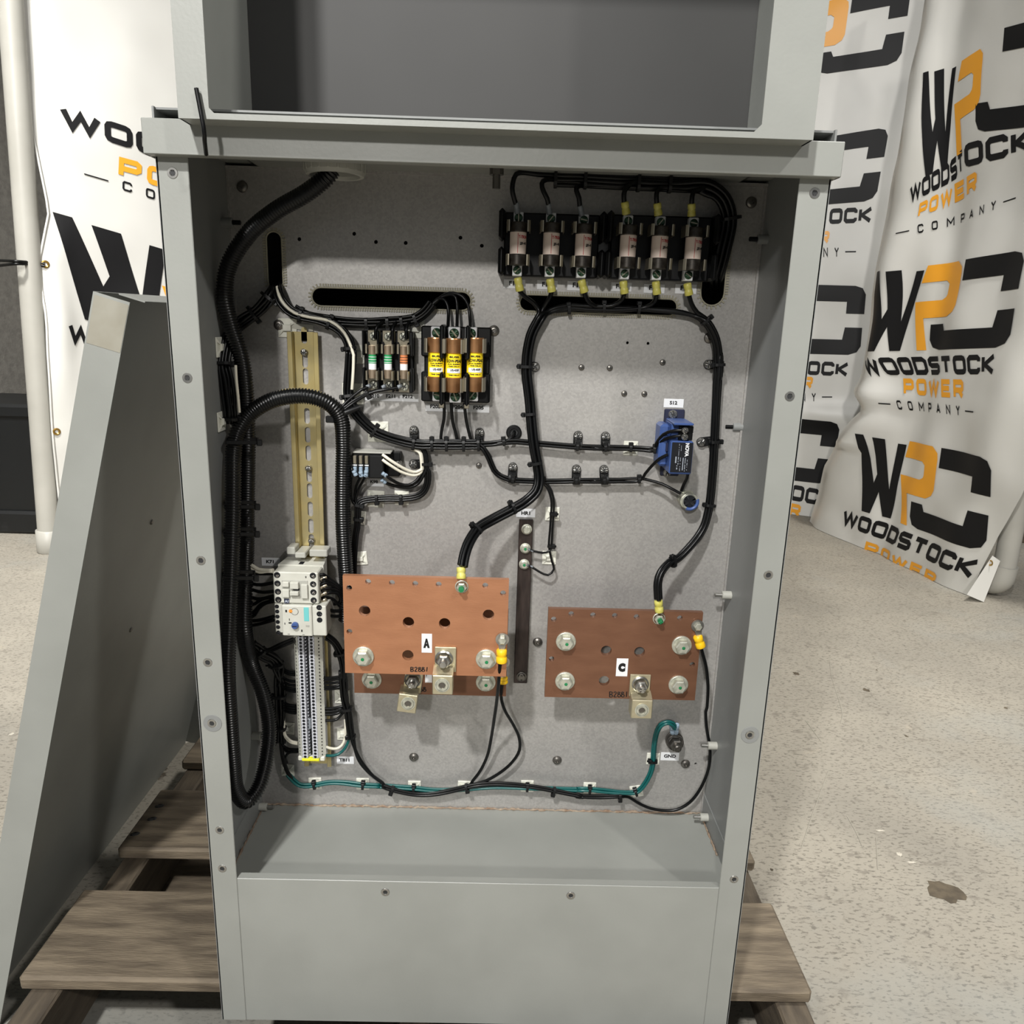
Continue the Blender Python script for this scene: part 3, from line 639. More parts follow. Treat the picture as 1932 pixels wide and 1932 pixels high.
# ---- upper black fuse blocks
def big_screw(parent, p, w, hh, rot, gm='label_white'):
    t_ = MB().cbox(p.x-w/2, p.x+w/2, p.y, p.y+.012, p.z-hh/2, p.z+hh/2, .0008).build('terminal', gm, parent, loc=p)
    scr(t_, p, w*.41, 'screw_green', 'slot', rot, h=.002)
FU = []
def clip_pair(parent, x, y, z, r, hh, k=1.30):
    for s_ in (-1, 1):
        mb = MB(); pr = [(s_*r*(k+.06), -.006), (s_*r*(k+.02), 0), (s_*r*k, r*.9), (s_*r*(k-.02), r*1.5), (s_*r*(k-.25), r*1.7)]
        pts = [Vector((x+a, y-b+.0, z)) for a, b in pr]
        for a, b in zip(pts, pts[1:]):
            n_ = Vector((s_*.0012, 0, 0))
            mb.add([a+Vector((0, 0, -hh)), b+Vector((0, 0, -hh)), b+Vector((0, 0, hh)), a+Vector((0, 0, hh)), a+n_+Vector((0, 0, -hh)), b+n_+Vector((0, 0, -hh)), b+n_+Vector((0, 0, hh)), a+n_+Vector((0, 0, hh))],
                   [(0, 1, 2, 3), (7, 6, 5, 4), (0, 4, 5, 1), (2, 6, 7, 3), (1, 5, 6, 2), (0, 3, 7, 4)])
        mb.build('clip', 'clip_metal', parent)
def cyl_text(mb, st, x, y, z, r, a0, a1, z0, z1):
    return put_text(mb, st, lambda u, v: (x+r*math.sin(a0+(a1-a0)*u), y-r*math.cos(a0+(a1-a0)*u), z0+(z1-z0)*v))
def fuse_block(cols, tops, bots, edge, where, fl):
    xa, xb, za, zb_ = rect(edge[0], edge[1], 22)
    bk = thing('fuse_block', where, 'fuse block', ((xa+xb)/2, DEEP, (za+zb_)/2), 'three pole fuse blocks at the upper right')
    mb = MB().cbox(xa+.006, xb-.006, DEEP-.020, DEEP, za, zb_, .0015); mb.build('base', 'fuse_black', bk)
    for s_, x in ((-1, xa), (1, xb)):
        for za_, zb2 in ((za, za+(zb_-za)*.44), (za+(zb_-za)*.56, zb_+.002)):
            MB().cbox(x-.0035+(.0035 if s_ < 0 else -.0035), x+.0035+(.0035 if s_ < 0 else -.0035), DEEP-.037, DEEP-.0005, za_, zb2, .003).build('barrier', 'fuse_black', bk)
    for k, (c_, tp, bt) in enumerate(zip(cols, tops, bots)):
        p = P(*c_, 36); r = .0090; top, bot = P(*tp, 28), P(*bt, 28)
        big_screw(bk, top, .0108, .0122, (1.57, -.9, .2)[k]); big_screw(bk, bot, .0108, .0122, (-.7, .8, .6)[k])
        zc = p.z; hl = .0225
        f = thing('cartridge_fuse', fl[k], 'fuse', (p.x, p.y, zc-hl), 'pale fuses with dark caps')
        M = Matrix.Translation((p.x, p.y, zc))
        MB().lathe([(0, -.014), (r, -.014), (r, .0145), (0, .0145)], M, 28).build('body', 'fuse_paper', f)
        for s_ in (-1, 1):
            e = (.0118, hl) if s_ > 0 else (-.0108, -hl)
            MB().lathe([(r*1.0, e[0]), (r*1.06, e[0]+s_*.001), (r*1.06, e[1]-s_*.001), (r*.98, e[1]), (0, e[1])], M, 28).build('end_cap', 'fuse_cap', f)
            clip_pair(bk, p.x, p.y, zc+s_*.0175, r*1.0, .0058)
        R_ = r+.0002
        mb = MB(); cyl_text(mb, 'T-TRON', p.x, p.y, zc, R_, .05, 1.25, zc+.0052, zc+.0084)
        v = [(p.x+R_*math.sin(a), p.y-R_*math.cos(a), z) for a in (-.06, .0) for z in (zc-.010, zc+.0105)]; mb.add(v, [(0, 1, 3, 2)]); mb.build('red_print', 'ink_red', f)
        mb = MB(); cyl_text(mb, 'JJS-45', p.x, p.y, zc, R_, .22, 1.15, zc-.0018, zc+.0014); mb.build('black_print', 'ink', f)
        MB().cbox(p.x-.003, p.x+.003, p.y+.004, DEEP-.012, zc-.0225, zc+.0225, .0006).build('clip_foot', 'clip_metal', bk)
N3 = ('left', 'middle', 'right')
fuse_block([A3(348, 645), A3(572, 650), A3(788, 658)], [A3(352, 468), A3(572, 474), A3(793, 483)], [A3(342, 822), A3(562, 828), A3(775, 835)], (A3(222, 425), A3(918, 878)),
           'black fuse block with pale fuses, left one of the two at the upper right', ['%s pale fuse in the black block that stands left at the upper right' % n for n in N3])
fuse_block([A3(1090, 665), A3(1302, 672), A3(1530, 680)], [A3(1092, 490), A3(1312, 497), A3(1535, 505)], [A3(1068, 845), A3(1283, 850), A3(1498, 856)], (A3(948, 440), A3(1665, 900)),
           'black fuse block with pale fuses, right one of the two, beside the right slot', ['%s pale fuse in the black block that stands right at the upper right' % n for n in N3])
# ---- block of three large yellow fuses
xa, xb, za, zb_ = rect(B3(172, 165), B3(792, 868), 12)
bk = thing('fuse_block', 'black fuse block with tall fins and large yellow fuses above the F203 label', 'fuse block', ((xa+xb)/2, DEEP, za))
MB().cbox(xa, xb, DEEP-.018, DEEP, za, za+(zb_-za)*.40, .0015).build('base', 'fuse_black', bk)
MB().cbox(xa, xb, DEEP-.018, DEEP, za+(zb_-za)*.60, zb_, .0015).build('base', 'fuse_black', bk)
MB().cbox(xa+.003, xb-.001, DEEP-.012, DEEP, za+.02, zb_-.02, .0015).build('centre_base', 'fuse_black', bk)
for q in (B3(356, 500), B3(588, 500)):
    p = P(*q, 44); hh = .0345
    MB().cbox(p.x-.0025, p.x+.0025, DEEP-.048, DEEP-.002, za-.002, za+(zb_-za)*.42, .002).build('fin', 'fuse_black', bk)
    MB().cbox(p.x-.0025, p.x+.0025, DEEP-.048, DEEP-.002, za+(zb_-za)*.58, zb_+.002, .002).build('fin', 'fuse_black', bk)
    MB().cbox(p.x-.003, p.x+.003, DEEP-.047, DEEP-.044, za-.004, za+.001, .0008).build('fin_foot', 'clip_metal', bk)
LAB = ['large yellow fuse left of the fins above the F203 label', 'large yellow fuse between the two fins above the F204 label', 'large yellow fuse right of the fins above the F205 label']
for k, (c_, tp, bt) in enumerate((((304, 520), (310, 232), (322, 800)), ((462, 528), (468, 236), (477, 814)), ((656, 522), (622, 238), (632, 800)))):
    p = P(*B3(*c_), 34); zc = p.z
    top, bot = P(*B3(*tp), 27), P(*B3(*bt), 27)
    big_screw(bk, top, .0135, .0140, .9, 'label_white'); big_screw(bk, bot, .0135, .0140, .2+k, 'label_white')
    f = thing('cartridge_fuse', LAB[k], 'fuse', (p.x, p.y, zc-.03), 'large yellow fuses'); M = Matrix.Translation((p.x, p.y, zc))
    r = .0092
    MB().lathe([(0, -.021), (r, -.021), (r, .021), (0, .021)], M, 28).build('body', 'fuse_yellow', f)
    for s_ in (-1, 1):
        MB().lathe([(r, s_*.0132), (r*1.14, s_*.0140), (r*1.14, s_*.0290), (r*1.08, s_*.0302), (0, s_*.0302)], M, 28).build('end_cap', 'fuse_brass', f)
        clip_pair(bk, p.x, p.y, zc+s_*.0215, r*1.05, .0078, 1.16)
    R_ = r+.0002
    mb = MB(); cyl_text(mb, 'LOW-PEAK', p.x, p.y, zc, R_, -.80, 1.25, zc+.0034, zc+.0070); cyl_text(mb, 'BUSS', p.x, p.y, zc, R_*1.0, -.45, .75, zc+.0086, zc+.0108)
    cyl_text(mb, 'DUAL ELEMENT', p.x, p.y, zc, R_, -.7, 1.0, zc+.0010, zc+.0024); cyl_text(mb, 'TIME DELAY', p.x, p.y, zc, R_, -.6, .9, zc-.0014, zc-.0001)
    cyl_text(mb, 'LPJ-45SP', p.x, p.y, zc, R_+.0002, -.30, .75, zc-.0068, zc-.0038); cyl_text(mb, 'TIME DELAY', p.x, p.y, zc, R_, -.6, .9, zc-.0112, zc-.0098); mb.build('black_print', 'ink', f)
    mb = MB(); n_ = 8; a0, a1 = -.8, 1.0
    for i in range(n_):
        aa, ab = a0+(a1-a0)*i/n_, a0+(a1-a0)*(i+1)/n_
        mb.add([(p.x+(R_+.0001)*math.sin(a), p.y-(R_+.0001)*math.cos(a), z) for a in (aa, ab) for z in (zc-.0082, zc-.0030)], [(0, 1, 3, 2)])
    mb.build('rating_band', 'label_white', f)
# ---- small three pole block
xa, xb, za, zb_ = rect(B2(1378, 112), B2(1840, 676), 14)
bk = thing('fuse_block', 'small black fuse block with three slim fuses above the F210 label', 'fuse block', ((xa+xb)/2, DEEP, za))
MB().cbox(xa, xb, DEEP-.012, DEEP, za, zb_, .0015).build('base', 'fuse_black', bk)
hz = zb_-za
for k in range(4):
    x = xa+.001+(xb-xa-.0075)*k/3 if k < 3 else xb-.0035
    for a, b in ((za, za+hz*.4), (za+hz*.6, zb_)): MB().cbox(x-.001, x+.0012 if k < 3 else x+.0035, DEEP-.024, DEEP-.001, a, b, .0008).build('barrier', 'fuse_black', bk)
LAB = ['slim fuse with a green band at the left of the small block above F210', 'slim fuse with a green band in the middle of the small block above F211', 'slim fuse with an orange band at the right of the small block above F212']
for k, (c_, tp, bt) in enumerate((((1462, 400), (1475, 165), (1475, 605)), ((1604, 402), (1610, 168), (1615, 615)), ((1748, 405), (1745, 170), (1755, 625)))):
    p = P(*B2(*c_), 24); zc = p.z; r = .0046; M = Matrix.Translation((p.x, p.y, zc))
    f = thing('cartridge_fuse', LAB[k], 'fuse', (p.x, p.y, zc-.02), 'slim control fuses')
    MB().lathe([(0, -.010), (r*.97, -.010), (r*.97, .010), (0, .010)], M, 20).build('body', 'label_white', f)
    MB().lathe([(r*.99, -.0015), (r*.995, .0085)], M, 20).build('colour_band', 'fuse_green' if k < 2 else 'fuse_orange', f, recalc=False)
    for z in (-.0005, .0025, .0055): MB().lathe([(r*1.005, z), (r*1.005, z+.0006)], M, 20).build('print_line', 'label_white' if k < 2 else 'ink', f, recalc=False)
    for s_ in (-1, 1):
        MB().lathe([(r*.97, s_*.0085), (r*1.05, s_*.0088), (r*1.05, s_*.0185), (0, s_*.0188)], M, 20).build('end_cap', 'fuse_tin', f)
        clip_pair(bk, p.x, p.y, zc+s_*.0150, r, .0052)
    for q, d in ((tp, 1), (bt, -1)):
        s0 = P(*B2(*q), 15)
        tm = MB().cbox(s0.x-.0072, s0.x+.0072, s0.y, s0.y+.004, s0.z-.0068, s0.z+.0068, .0006)
        tm.add([(s0.x+a, s0.y-.0004-c_, s0.z-d*b) for a, b in ((-.0052, .006), (.0052, .006), (.0030, .0125), (-.0030, .0125)) for c_ in (0, .0012)], [(0, 2, 4, 6), (1, 7, 5, 3), (0, 1, 3, 2), (2, 3, 5, 4), (4, 5, 7, 6), (6, 7, 1, 0)])
        tm = tm.build('terminal', 'clip_metal', bk, loc=s0)
        scr(tm, s0, .0050, 'bolt_zinc', 'cross', .5, h=.0028)
# ---- contactor
x0, x1, z0, z1 = rect(C2(738, 508), C2(1296, 902), 66)
ct = thing('contactor', 'pale grey contactor with a blue mark on its front, clipped to the rail above the overload relay', 'contactor', ((x0+x1)/2, DEEP-.01, z0))
ct['label'] = 'pale grey contactor clipped to the rail between the K71 label and the overload relay'
yF = DEEP-.066
MB().cbox(x0, x1, yF, DEEP-.040, z0, z1, .0012).build('front_housing', 'device_grey', ct)
mb = MB(); v = [(x0-.001, DEEP-.041, z0), (x1+.001, DEEP-.041, z0), (x1+.001, DEEP-.041, z1+.001), (x0-.001, DEEP-.041, z1+.001), (x0+.002, DEEP-.010, z0+.002), (x1-.002, DEEP-.010, z0+.002), (x1-.002, DEEP-.010, z1+.001), (x0+.002, DEEP-.010, z1+.001)]
mb.add(v, [(3, 2, 1, 0), (4, 5, 6, 7), (0, 1, 5, 4), (2, 3, 7, 6), (1, 2, 6, 5), (3, 0, 4, 7)]); mb.build('rear_housing', 'device_grey', ct)
xm, zm = (x0+x1)/2, (z0+z1)/2; W_, H_ = x1-x0, z1-z0
mb = MB()
for s_ in (0, 1):
    for k in range(4):
        p = P(*C2(*((790, 548), (795, 650), (800, 750), (805, 848))[k]), 66.2) if not s_ else P(*C2(*((1225, 556), (1228, 660), (1232, 757), (1235, 855))[k]), 66.2)
        o = MB().lathe([(.0000, .0002), (.0030, .0002), (.0036, .0003), (.0038, 0)], fr((p.x, yF, p.z), OUT), 14).build('port', 'plate_black', ct)
        if k % 1 == 0: MB().lathe([(.0, .0004), (.0019, .0004), (.0019, .0003)], fr((p.x+.0006, yF, p.z-.0009), OUT), 10).build('port_screw', 'dark_steel', o)
def fbox(parent, a, b, y, d, m, name, c=.0005):
    p, q = at(*a, y=y), at(*b, y=y); return MB().cbox(min(p.x, q.x), max(p.x, q.x), y-d, y+.0005, min(p.z, q.z), max(p.z, q.z), c).build(name, m, parent)
fbox(ct, C2(848, 605), C2(1172, 815), yF, .0006, 'device_shade', 'recess_frame')
for a, b, d, m_ in (((855, 625), (940, 685), .003, 'device_grey'), ((955, 625), (1060, 705), .0045, 'device_grey'), ((858, 715), (945, 812), .003, 'device_grey'), ((955, 735), (1060, 785), .0045, 'device_grey'), ((1085, 655), (1170, 825), .003, 'device_grey')):
    fbox(ct, C2(*a), C2(*b), yF-.0006, d, m_, 'slider')
fbox(ct, C2(985, 708), C2(1065, 735), yF-.0006, .001, 'plate_black', 'slider_gap')
p = at(*C2(908, 862), y=yF-.0002); o = MB().cbox(p.x-.0030, p.x+.0030, yF-.0006, yF, p.z-.0030, p.z+.0030, .0003).build('coil_mark', 'sensor_navy', ct)
flat_text(MB(), 'A1', (p.x, p.z), .0044, .0034, yF-.0008).build('lettering', 'print_grey', o)
p = at(*C2(1140, 570), y=yF-.0002); flat_text(MB(), 'NO', (p.x, p.z), .0025, .0018, yF-.0003, 1.57).build('lettering', 'ink', ct)
# top clips and ridge of the contactor
for a, b, d in (((1005, 275), (1135, 345), .030), ((1180, 240), (1400, 330), .020), ((905, 210), (1010, 300), .02)):
    p, q = P(*C2(*a), 34), P(*C2(*b), 34); MB().cbox(min(p.x, q.x), max(p.x, q.x), DEEP-.034, DEEP-.034+d, min(p.z, q.z), max(p.z, q.z), .001).build('rail_clip', 'device_shade', ct)
p = at(*C2(1090, 410), z=z1); MB().cbox(p.x-.003, p.x+.003, p.y-.005, p.y+.005, z1+.0002, z1+.0012, .0003).build('vent_slot', 'plate_black', ct)
# ---- overload relay
x0, x1, z0, z1 = rect(C2(738, 908), C2(1392, 1298), 70); yF = DEEP-.070
ov = thing('overload_relay', 'pale grey overload relay with a blue dial hanging under the contactor', 'relay', ((x0+x1)/2, DEEP-.02, z0))
xa_ = at(*C2(850, 1100), y=yF).x; xb_ = at(*C2(1214, 1100), y=yF).x
MB().cbox(x0, xa_-.0006, yF+.006, DEEP-.018, z0+.001, z1-.0005, .001).build('terminal_side', 'device_grey', ov)
MB().cbox(xa_, xb_, yF, DEEP-.018, z0, z1-.0005, .001).build('housing', 'device_grey', ov)
MB().cbox(xb_+.0004, x1, yF+.001, DEEP-.018, z0+.0005, z1-.0005, .001).build('terminal_side', 'device_grey', ov)
for q in ((788, 930), (792, 990), (795, 1052), (799, 1117), (803, 1180), (806, 1245)):
    p = at(*C2(*q), y=yF+.006); MB().lathe([(0, .0002), (.0021, .0002), (.0025, .0003), (.0026, 0)], fr(p, OUT), 12).build('port', 'plate_black', ov)
for q in ((1302, 942), (1305, 1020), (1308, 1093)):
    p = at(*C2(*q), y=yF+.001); MB().lathe([(0, .0002), (.0029, .0002), (.0033, .0003), (.0034, 0)], fr(p, OUT), 12).build('port', 'plate_black', ov)
fbox(ov, C2(1112, 938), C2(1182, 1110), yF, .0003, 'cyan', 'cyan_field')
p = at(*C2(1012, 1155), y=yF)
o = MB().lathe([(.0042, 0), (.0040, .003), (.0034, .0042), (0, .0042)], fr(p, OUT), 18).build('dial', 'sensor_blue', ov, loc=p)
MB().box(p.x-.0026, p.x+.0026, p.y-.0046, p.y-.004, p.z-.0006, p.z+.0006).build('dial_slot', 'sensor_navy', o)
p = at(*C2(955, 985), y=yF); MB().lathe([(.0022, 0), (.0022, .0004), (0, .0005)], fr(p, OUT), 14).build('orange_button', 'orange_dot', ov)
p = at(*C2(1005, 990), y=yF); MB().lathe([(.0040, .0003), (.0044, .0003)], fr(p, OUT), 18).build('scale_ring', 'ink', ov, recalc=False)
mb = MB()
for a, b in (((890, 970), (912, 1000)), ((930, 1120), (968, 1138)), ((1083, 1210), (1100, 1238)), ((880, 1125), (890, 1150)), ((920, 1262), (945, 1268)), ((1098, 1270), (1125, 1276)), ((935, 1075), (945, 1100))):
    p, q = at(*C2(*a), y=yF-.0002), at(*C2(*b), y=yF-.0002); mb.add([(p.x, p.y, p.z), (q.x, p.y, p.z), (q.x, p.y, q.z), (p.x, p.y, q.z)], [(0, 1, 2, 3)])
mb.build('print_marks', 'ink', ov, kind='stuff')
fbox(ov, C2(1138, 1150), C2(1185, 1182), yF, .0002, 'device_shade', 'name_field')
# ---- terminal strip
NT = 37; h = 36
pa, pb = P(*C2(1160, 1305), h), P(*C3(985, 970), h); xc2 = (pa.x+pb.x)/2; yT = DEEP-h/1000
xL, xR = P(*C2(1055, 1600), h).x, P(*C2(1245, 1600), h).x; wI = (xR-xL)/2+.0004; xc2 = (xL+xR)/2
ts = thing('terminal_strip', 'tall pale grey terminal strip on the rail below the overload relay', 'terminal strip', (xc2, DEEP-.01, pb.z))
dz = (pa.z+.004-pb.z)/NT; wO = .0173
tb = None
for k in range(NT):
    z = pb.z+dz*(k+.5)
    if tb is None:
        mb = MB().cbox(xc2-wO, xc2+wO, yT+.010, DEEP-.011, z-dz*.46, z+dz*.46, .0003).cbox(xc2-wI, xc2-.0030, yT, yT+.012, z-dz*.46, z+dz*.46, .0004).cbox(xc2+.0030, xc2+wI, yT, yT+.012, z-dz*.46, z+dz*.46, .0004)
        mb.box(xc2-.0034, xc2-.0012, yT+.005, yT+.012, z-dz*.22, z+dz*.10)
        tb = mb.build('terminal', 'terminal_grey', ts, loc=(xc2, yT, z))
        for s_ in (-1, 1):
            MB().lathe([(0, .0002), (.0017, .0002), (.0019, 0)], fr((xc2+s_*(wI+.0030)/2, yT, z), OUT), 10).build('port', 'plate_black', tb)
    else: dup(tb, Vector((xc2, yT, z))-ts.location, ts)
MB().cbox(xc2-.0030, xc2+.0030, yT+.0086, yT+.0105, pb.z, pa.z, .0004).build('valley', 'plate_black', ts)
# slanted marker strips on both sides, in two lengths each
for s_ in (-1, 1):
    for za_, zb2 in ((pb.z+dz*.1, pb.z+dz*12), (pb.z+dz*12.1, pb.z+dz*NT)):
        v = [(xc2+s_*a, y, z) for a, y in ((wI+.0002, yT+.0002), (wO+.0006, yT+.011), (wO-.001, yT+.013), (wI+.0002, yT+.003)) for z in (za_, zb2)]
        st = MB().add(v, [(0, 1, 3, 2), (2, 3, 5, 4), (4, 5, 7, 6), (6, 7, 1, 0), (0, 2, 4, 6), (1, 7, 5, 3)]).build('marker_strip', 'marker_strip', ts)
        mb = MB(); n_ = int((zb2-za_)/dz+.5)
        for i in range(n_):
            z = za_+(i+.5)*(zb2-za_)/n_; c_ = Vector((xc2+s_*((wI+wO)/2+.0004), yT+.0054, z)); e = Vector((s_*.62, .78, 0)).normalized()*.0008; nn = Vector((s_*.0003, -.0003, 0))
            mb.add([c_-e+nn+Vector((0, 0, -.0009)), c_+e+nn+Vector((0, 0, -.0009)), c_+e+nn+Vector((0, 0, .0009)), c_-e+nn+Vector((0, 0, .0009))], [(0, 1, 2, 3)])
        mb.build('marker_print', 'ink', st, kind='stuff', recalc=False)
MB().cbox(xc2-wO, xc2+wO, yT+.004, DEEP-.010, pb.z-.0065, pb.z-.0002, .001).build('end_bracket', 'marker_strip', ts)
MB().cbox(xc2-wI-.001, xc2+wI+.001, yT-.0002, yT+.006, pb.z-.0042, pb.z-.0004, .0005).build('earth_terminal', 'end_yellow', ts)
MB().cbox(xc2-.0016, xc2+.0016, yT+.003, yT+.008, pb.z+dz*8.6, pb.z+dz*11.6, .0006).build('jumper', 'crimp_clear', ts)
# ---- K98 relay
x0, x1, z0, z1 = rect(D4(240, 270), D4(900, 785), 30); yF = DEEP-.030
rk = thing('plug_in_relay', 'black relay with white and black wires, just right of the conduit above the K98 label', 'relay', ((x0+x1)/2, DEEP, z0))
MB().cbox(x0, x1, yF+.006, DEEP, z0, z1, .001).build('base', 'fuse_black', rk)
xm_ = at(*D4(600, 500), y=yF).x
MB().cbox(xm_, x1, yF, DEEP-.01, z0, z1-.002, .0012).build('cover', 'black_plastic', rk)
MB().cbox(x0+.001, x1+.008, yF+.004, DEEP-.002, z1-.0005, z1+.0015, .0005).build('top_face', 'device_shade', rk)
for k in range(4):
    x = x0+(xm_-x0)*(k+.02)/3; MB().cbox(x-.0005, x+.0005, yF, DEEP-.01, z0, z1-.003, .0003).build('barrier', 'black_plastic', rk)
for k in range(3):
    x = x0+(xm_-x0)*(k+.5)/3
    for z in (z0+.26*(z1-z0), z0+.72*(z1-z0)): MB().cbox(x-.0022, x+.0022, yF+.003, yF+.0065, z-.005, z+.005, .0006).build('terminal', 'crimp_blue' if z < (z0+z1)/2 else 'clip_metal', rk)
    MB().box(x-.0028, x+.0028, yF+.0045, yF+.006, z0+.5*(z1-z0)-.001, z0+.5*(z1-z0)+.0006).build('link', 'label_white', rk)
e0, e1 = P(*D4(940, 240), 8), P(*D4(1260, 740), 8)
MB().cbox(x1-.002, e1.x-.001, DEEP-.010, DEEP, e1.z, z1-.001, .002).build('mounting_ear', 'fuse_black', rk)
MB().cbox(P(*D4(1100, 250), 14).x, P(*D4(1240, 250), 14).x, DEEP-.016, DEEP, P(0+0, *(D4(1100, 420)[1:]), 14).z if False else P(*D4(1100, 420), 14).z, z1-.0005, .001).build('ear_post', 'fuse_black', rk)
scr(rk, P(*D4(1195, 480), 12), .0052, 'steel', 'cross', .4)
# ---- blue sensor
xa, xb, za, zb_ = rect(D1(325, 740), D1(655, 1255), 50); yF = DEEP-.050
sn = thing('current_switch', 'blue current switch with a black data plate below the S12 label', 'sensor', ((xa+xb)/2, DEEP, za))
zt_ = P(*D1(560, 455), 50).z; xr_ = P(*D1(690, 460), 50).x
v = []
px0 = P(*D1(205, 420), 4).x
MB().cbox(xa, xb, yF+.0012, DEEP-.004, za-.002, P(*D1(500, 730), 50).z, .0015).build('body', 'sensor_blue', sn)
MB().cbox(xa+.001, xr_-.001, yF+.010, DEEP-.004, P(*D1(500, 730), 50).z-.001, zt_, .001).build('terminal_bay', 'sensor_blue', sn)
MB().cbox(xa+.001, xr_, yF-.002, DEEP-.006, zt_-.0005, zt_+.0022, .0008).build('hood', 'sensor_blue', sn)
MB().cbox(xa-.0105, xa+.001, DEEP-.034, DEEP-.003, za+.004, zt_-.002, .003).build('side_shell', 'sensor_blue', sn)
MB().cbox(xa-.003, xa-.0002, yF+.013, yF+.02, P(*D1(240, 910), 40).z, P(*D1(240, 760), 40).z, .001).build('recess', 'sensor_navy', sn)
for k, q in enumerate((D1(600, 535), D1(585, 650))):
    p = P(*q, 44); MB().cbox(p.x-.010, p.x+.0065, p.y+.001, p.y+.006, p.z-.0042, p.z+.0042, .0006).build('terminal', 'fuse_black', sn)
    q2 = P(*(D1(545, 543), D1(540, 655))[k], 46); scr(sn, q2, .0040, 'steel', 'cross', .8)
MB().box(xa+.0012, xb-.001, yF+.0005, yF+.0014, za+.0005, P(*D1(500, 748), 50).z).build('data_plate', 'plate_black', sn)
zs = lambda y: P(*D1(500, y), 50).z
xs = lambda x: P(*D1(x, 1000), 50).x
mb = MB(); put_text(mb, 'NOVA', lambda u, v: (xs(540)+(xs(605)-xs(540))*v, yF+.0003, zs(755)+(zs(980)-zs(755))*u))
mb.build('lettering', 'label_white', sn)
mb = MB()
for x_, a, b, w in ((400, 985, 1110, 20), (440, 985, 1120, 10), (475, 980, 1225, 8), (520, 1000, 1225, 14), (555, 1000, 1225, 10), (590, 1030, 1225, 8), (440, 770, 880, 6), (475, 780, 890, 6), (440, 890, 970, 6), (425, 1130, 1200, 14)):
    n_ = max(2, int((b-a)/16))
    for i in range(n_):
        if random.random() < .2: continue
        ya, yb2 = a+(b-a)*i/n_, a+(b-a)*(i+.72)/n_
        mb.add([(xs(x_-w*.5), yF+.0003, zs(ya)), (xs(x_+w*.5), yF+.0003, zs(ya)), (xs(x_+w*.5), yF+.0003, zs(yb2)), (xs(x_-w*.5), yF+.0003, zs(yb2))], [(0, 1, 2, 3)])
mb.build('small_print', 'print_grey', sn, kind='stuff', recalc=False)
a0, a1, z0_, z1_ = rect(D1(212, 190), D1(530, 400), 3)
MB().cbox(a0, a1, DEEP-.004, DEEP, z0_-.004, z1_, .001).build('mounting_tab', 'sensor_navy', sn)
scr(sn, P(*D1(345, 280), 4), .0054, 'steel', 'cross', .3)
a0, a1, z0_, z1_ = rect(D1(145, 1140), D1(440, 1300), 3)
MB().cbox(a0, a1, DEEP-.004, DEEP, z0_, z1_+.004, .001).build('mounting_tab', 'sensor_navy', sn)
scr(sn, P(*D1(250, 1240), 4), .0050, 'steel', 'cross', .9)
# ---- cable entry gland with blue ring
p = P(*D1(560, 1670), 0)
gl = thing('cable_gland', 'metal cable gland with a black mouth and part blue rim below the blue switch', 'gland', p)
MB().lathe([(.0118, 0), (.0118, .006), (.0112, .0066), (.0082, .0066)], fr(p, OUT), 6, smooth=False).build('lock_nut', 'bolt_zinc', gl)
MB().lathe([(.0100, .006), (.0100, .018), (.0090, .019), (.0078, .018), (.0078, .004)], fr(p+Vector((.001, 0, 0)), OUT), 24).build('ring', 'bolt_zinc', gl)
MB().tube([p+Vector((.001+.0094*math.cos(a), -.0180, .0094*math.sin(a))) for a in (-2.0+.13*i for i in range(19))], .0021, 8).build('blue_rim', 'sensor_blue', gl)
MB().lathe([(.0094, .006), (.0094, .0165), (.0078, .017)], fr(p+Vector((-.001, 0, .0002)), OUT), 24).build('sleeve', 'bolt_zinc', gl)
MB().lathe([(0, .017), (.0076, .017), (.0077, .014)], fr(p+Vector((.001, 0, 0)), OUT), 20).build('mouth', 'plate_black', gl)
# ---- HR1 bar
pa = [P(*q, 9) for q in ((979, 980), (1004, 981), (996, 1290), (970, 1289))]
x0, x1, z0, z1 = (pa[0].x+pa[3].x)/2, (pa[1].x+pa[2].x)/2, (pa[2].z+pa[3].z)/2, (pa[0].z+pa[1].z)/2
hb = thing('ground_bar', 'tall dark brown bus bar under the HR1 label, between the copper plates', 'bus bar', ((x0+x1)/2, DEEP, z0))
MB().cbox(x0, x1, DEEP-.009, DEEP-.003, z0, z1, .0008).build('bar', 'dark_copper', hb)
for z in (z0+.02, z1-.02): MB().lathe([(.006, 0), (.006, .004)], fr(((x0+x1)/2, DEEP, z), OUT), 12).build('spacer', 'dark_steel', hb)
for q, g_ in ((B3(1128, 2020), 0), ((991, 1034), 1), ((989, 1064), 1), ((984, 1276), 0)):
    p = P(*q, 9.2)
    w_ = MB().lathe([(.0066, 0), (.0066, .0012), (.0050, .0016), (.0050, .004), (.0042, .0046), (0, .0046)], fr(p, OUT), 18).build('screw', 'bolt_zinc' if p.z > .2 else 'dark_steel', hb, loc=p)
    if g_: MB().lathe([(.0018, .0046), (.0018, .0052), (0, .0053)], fr(p, OUT), 10).build('torque_mark', 'green_dot', w_)
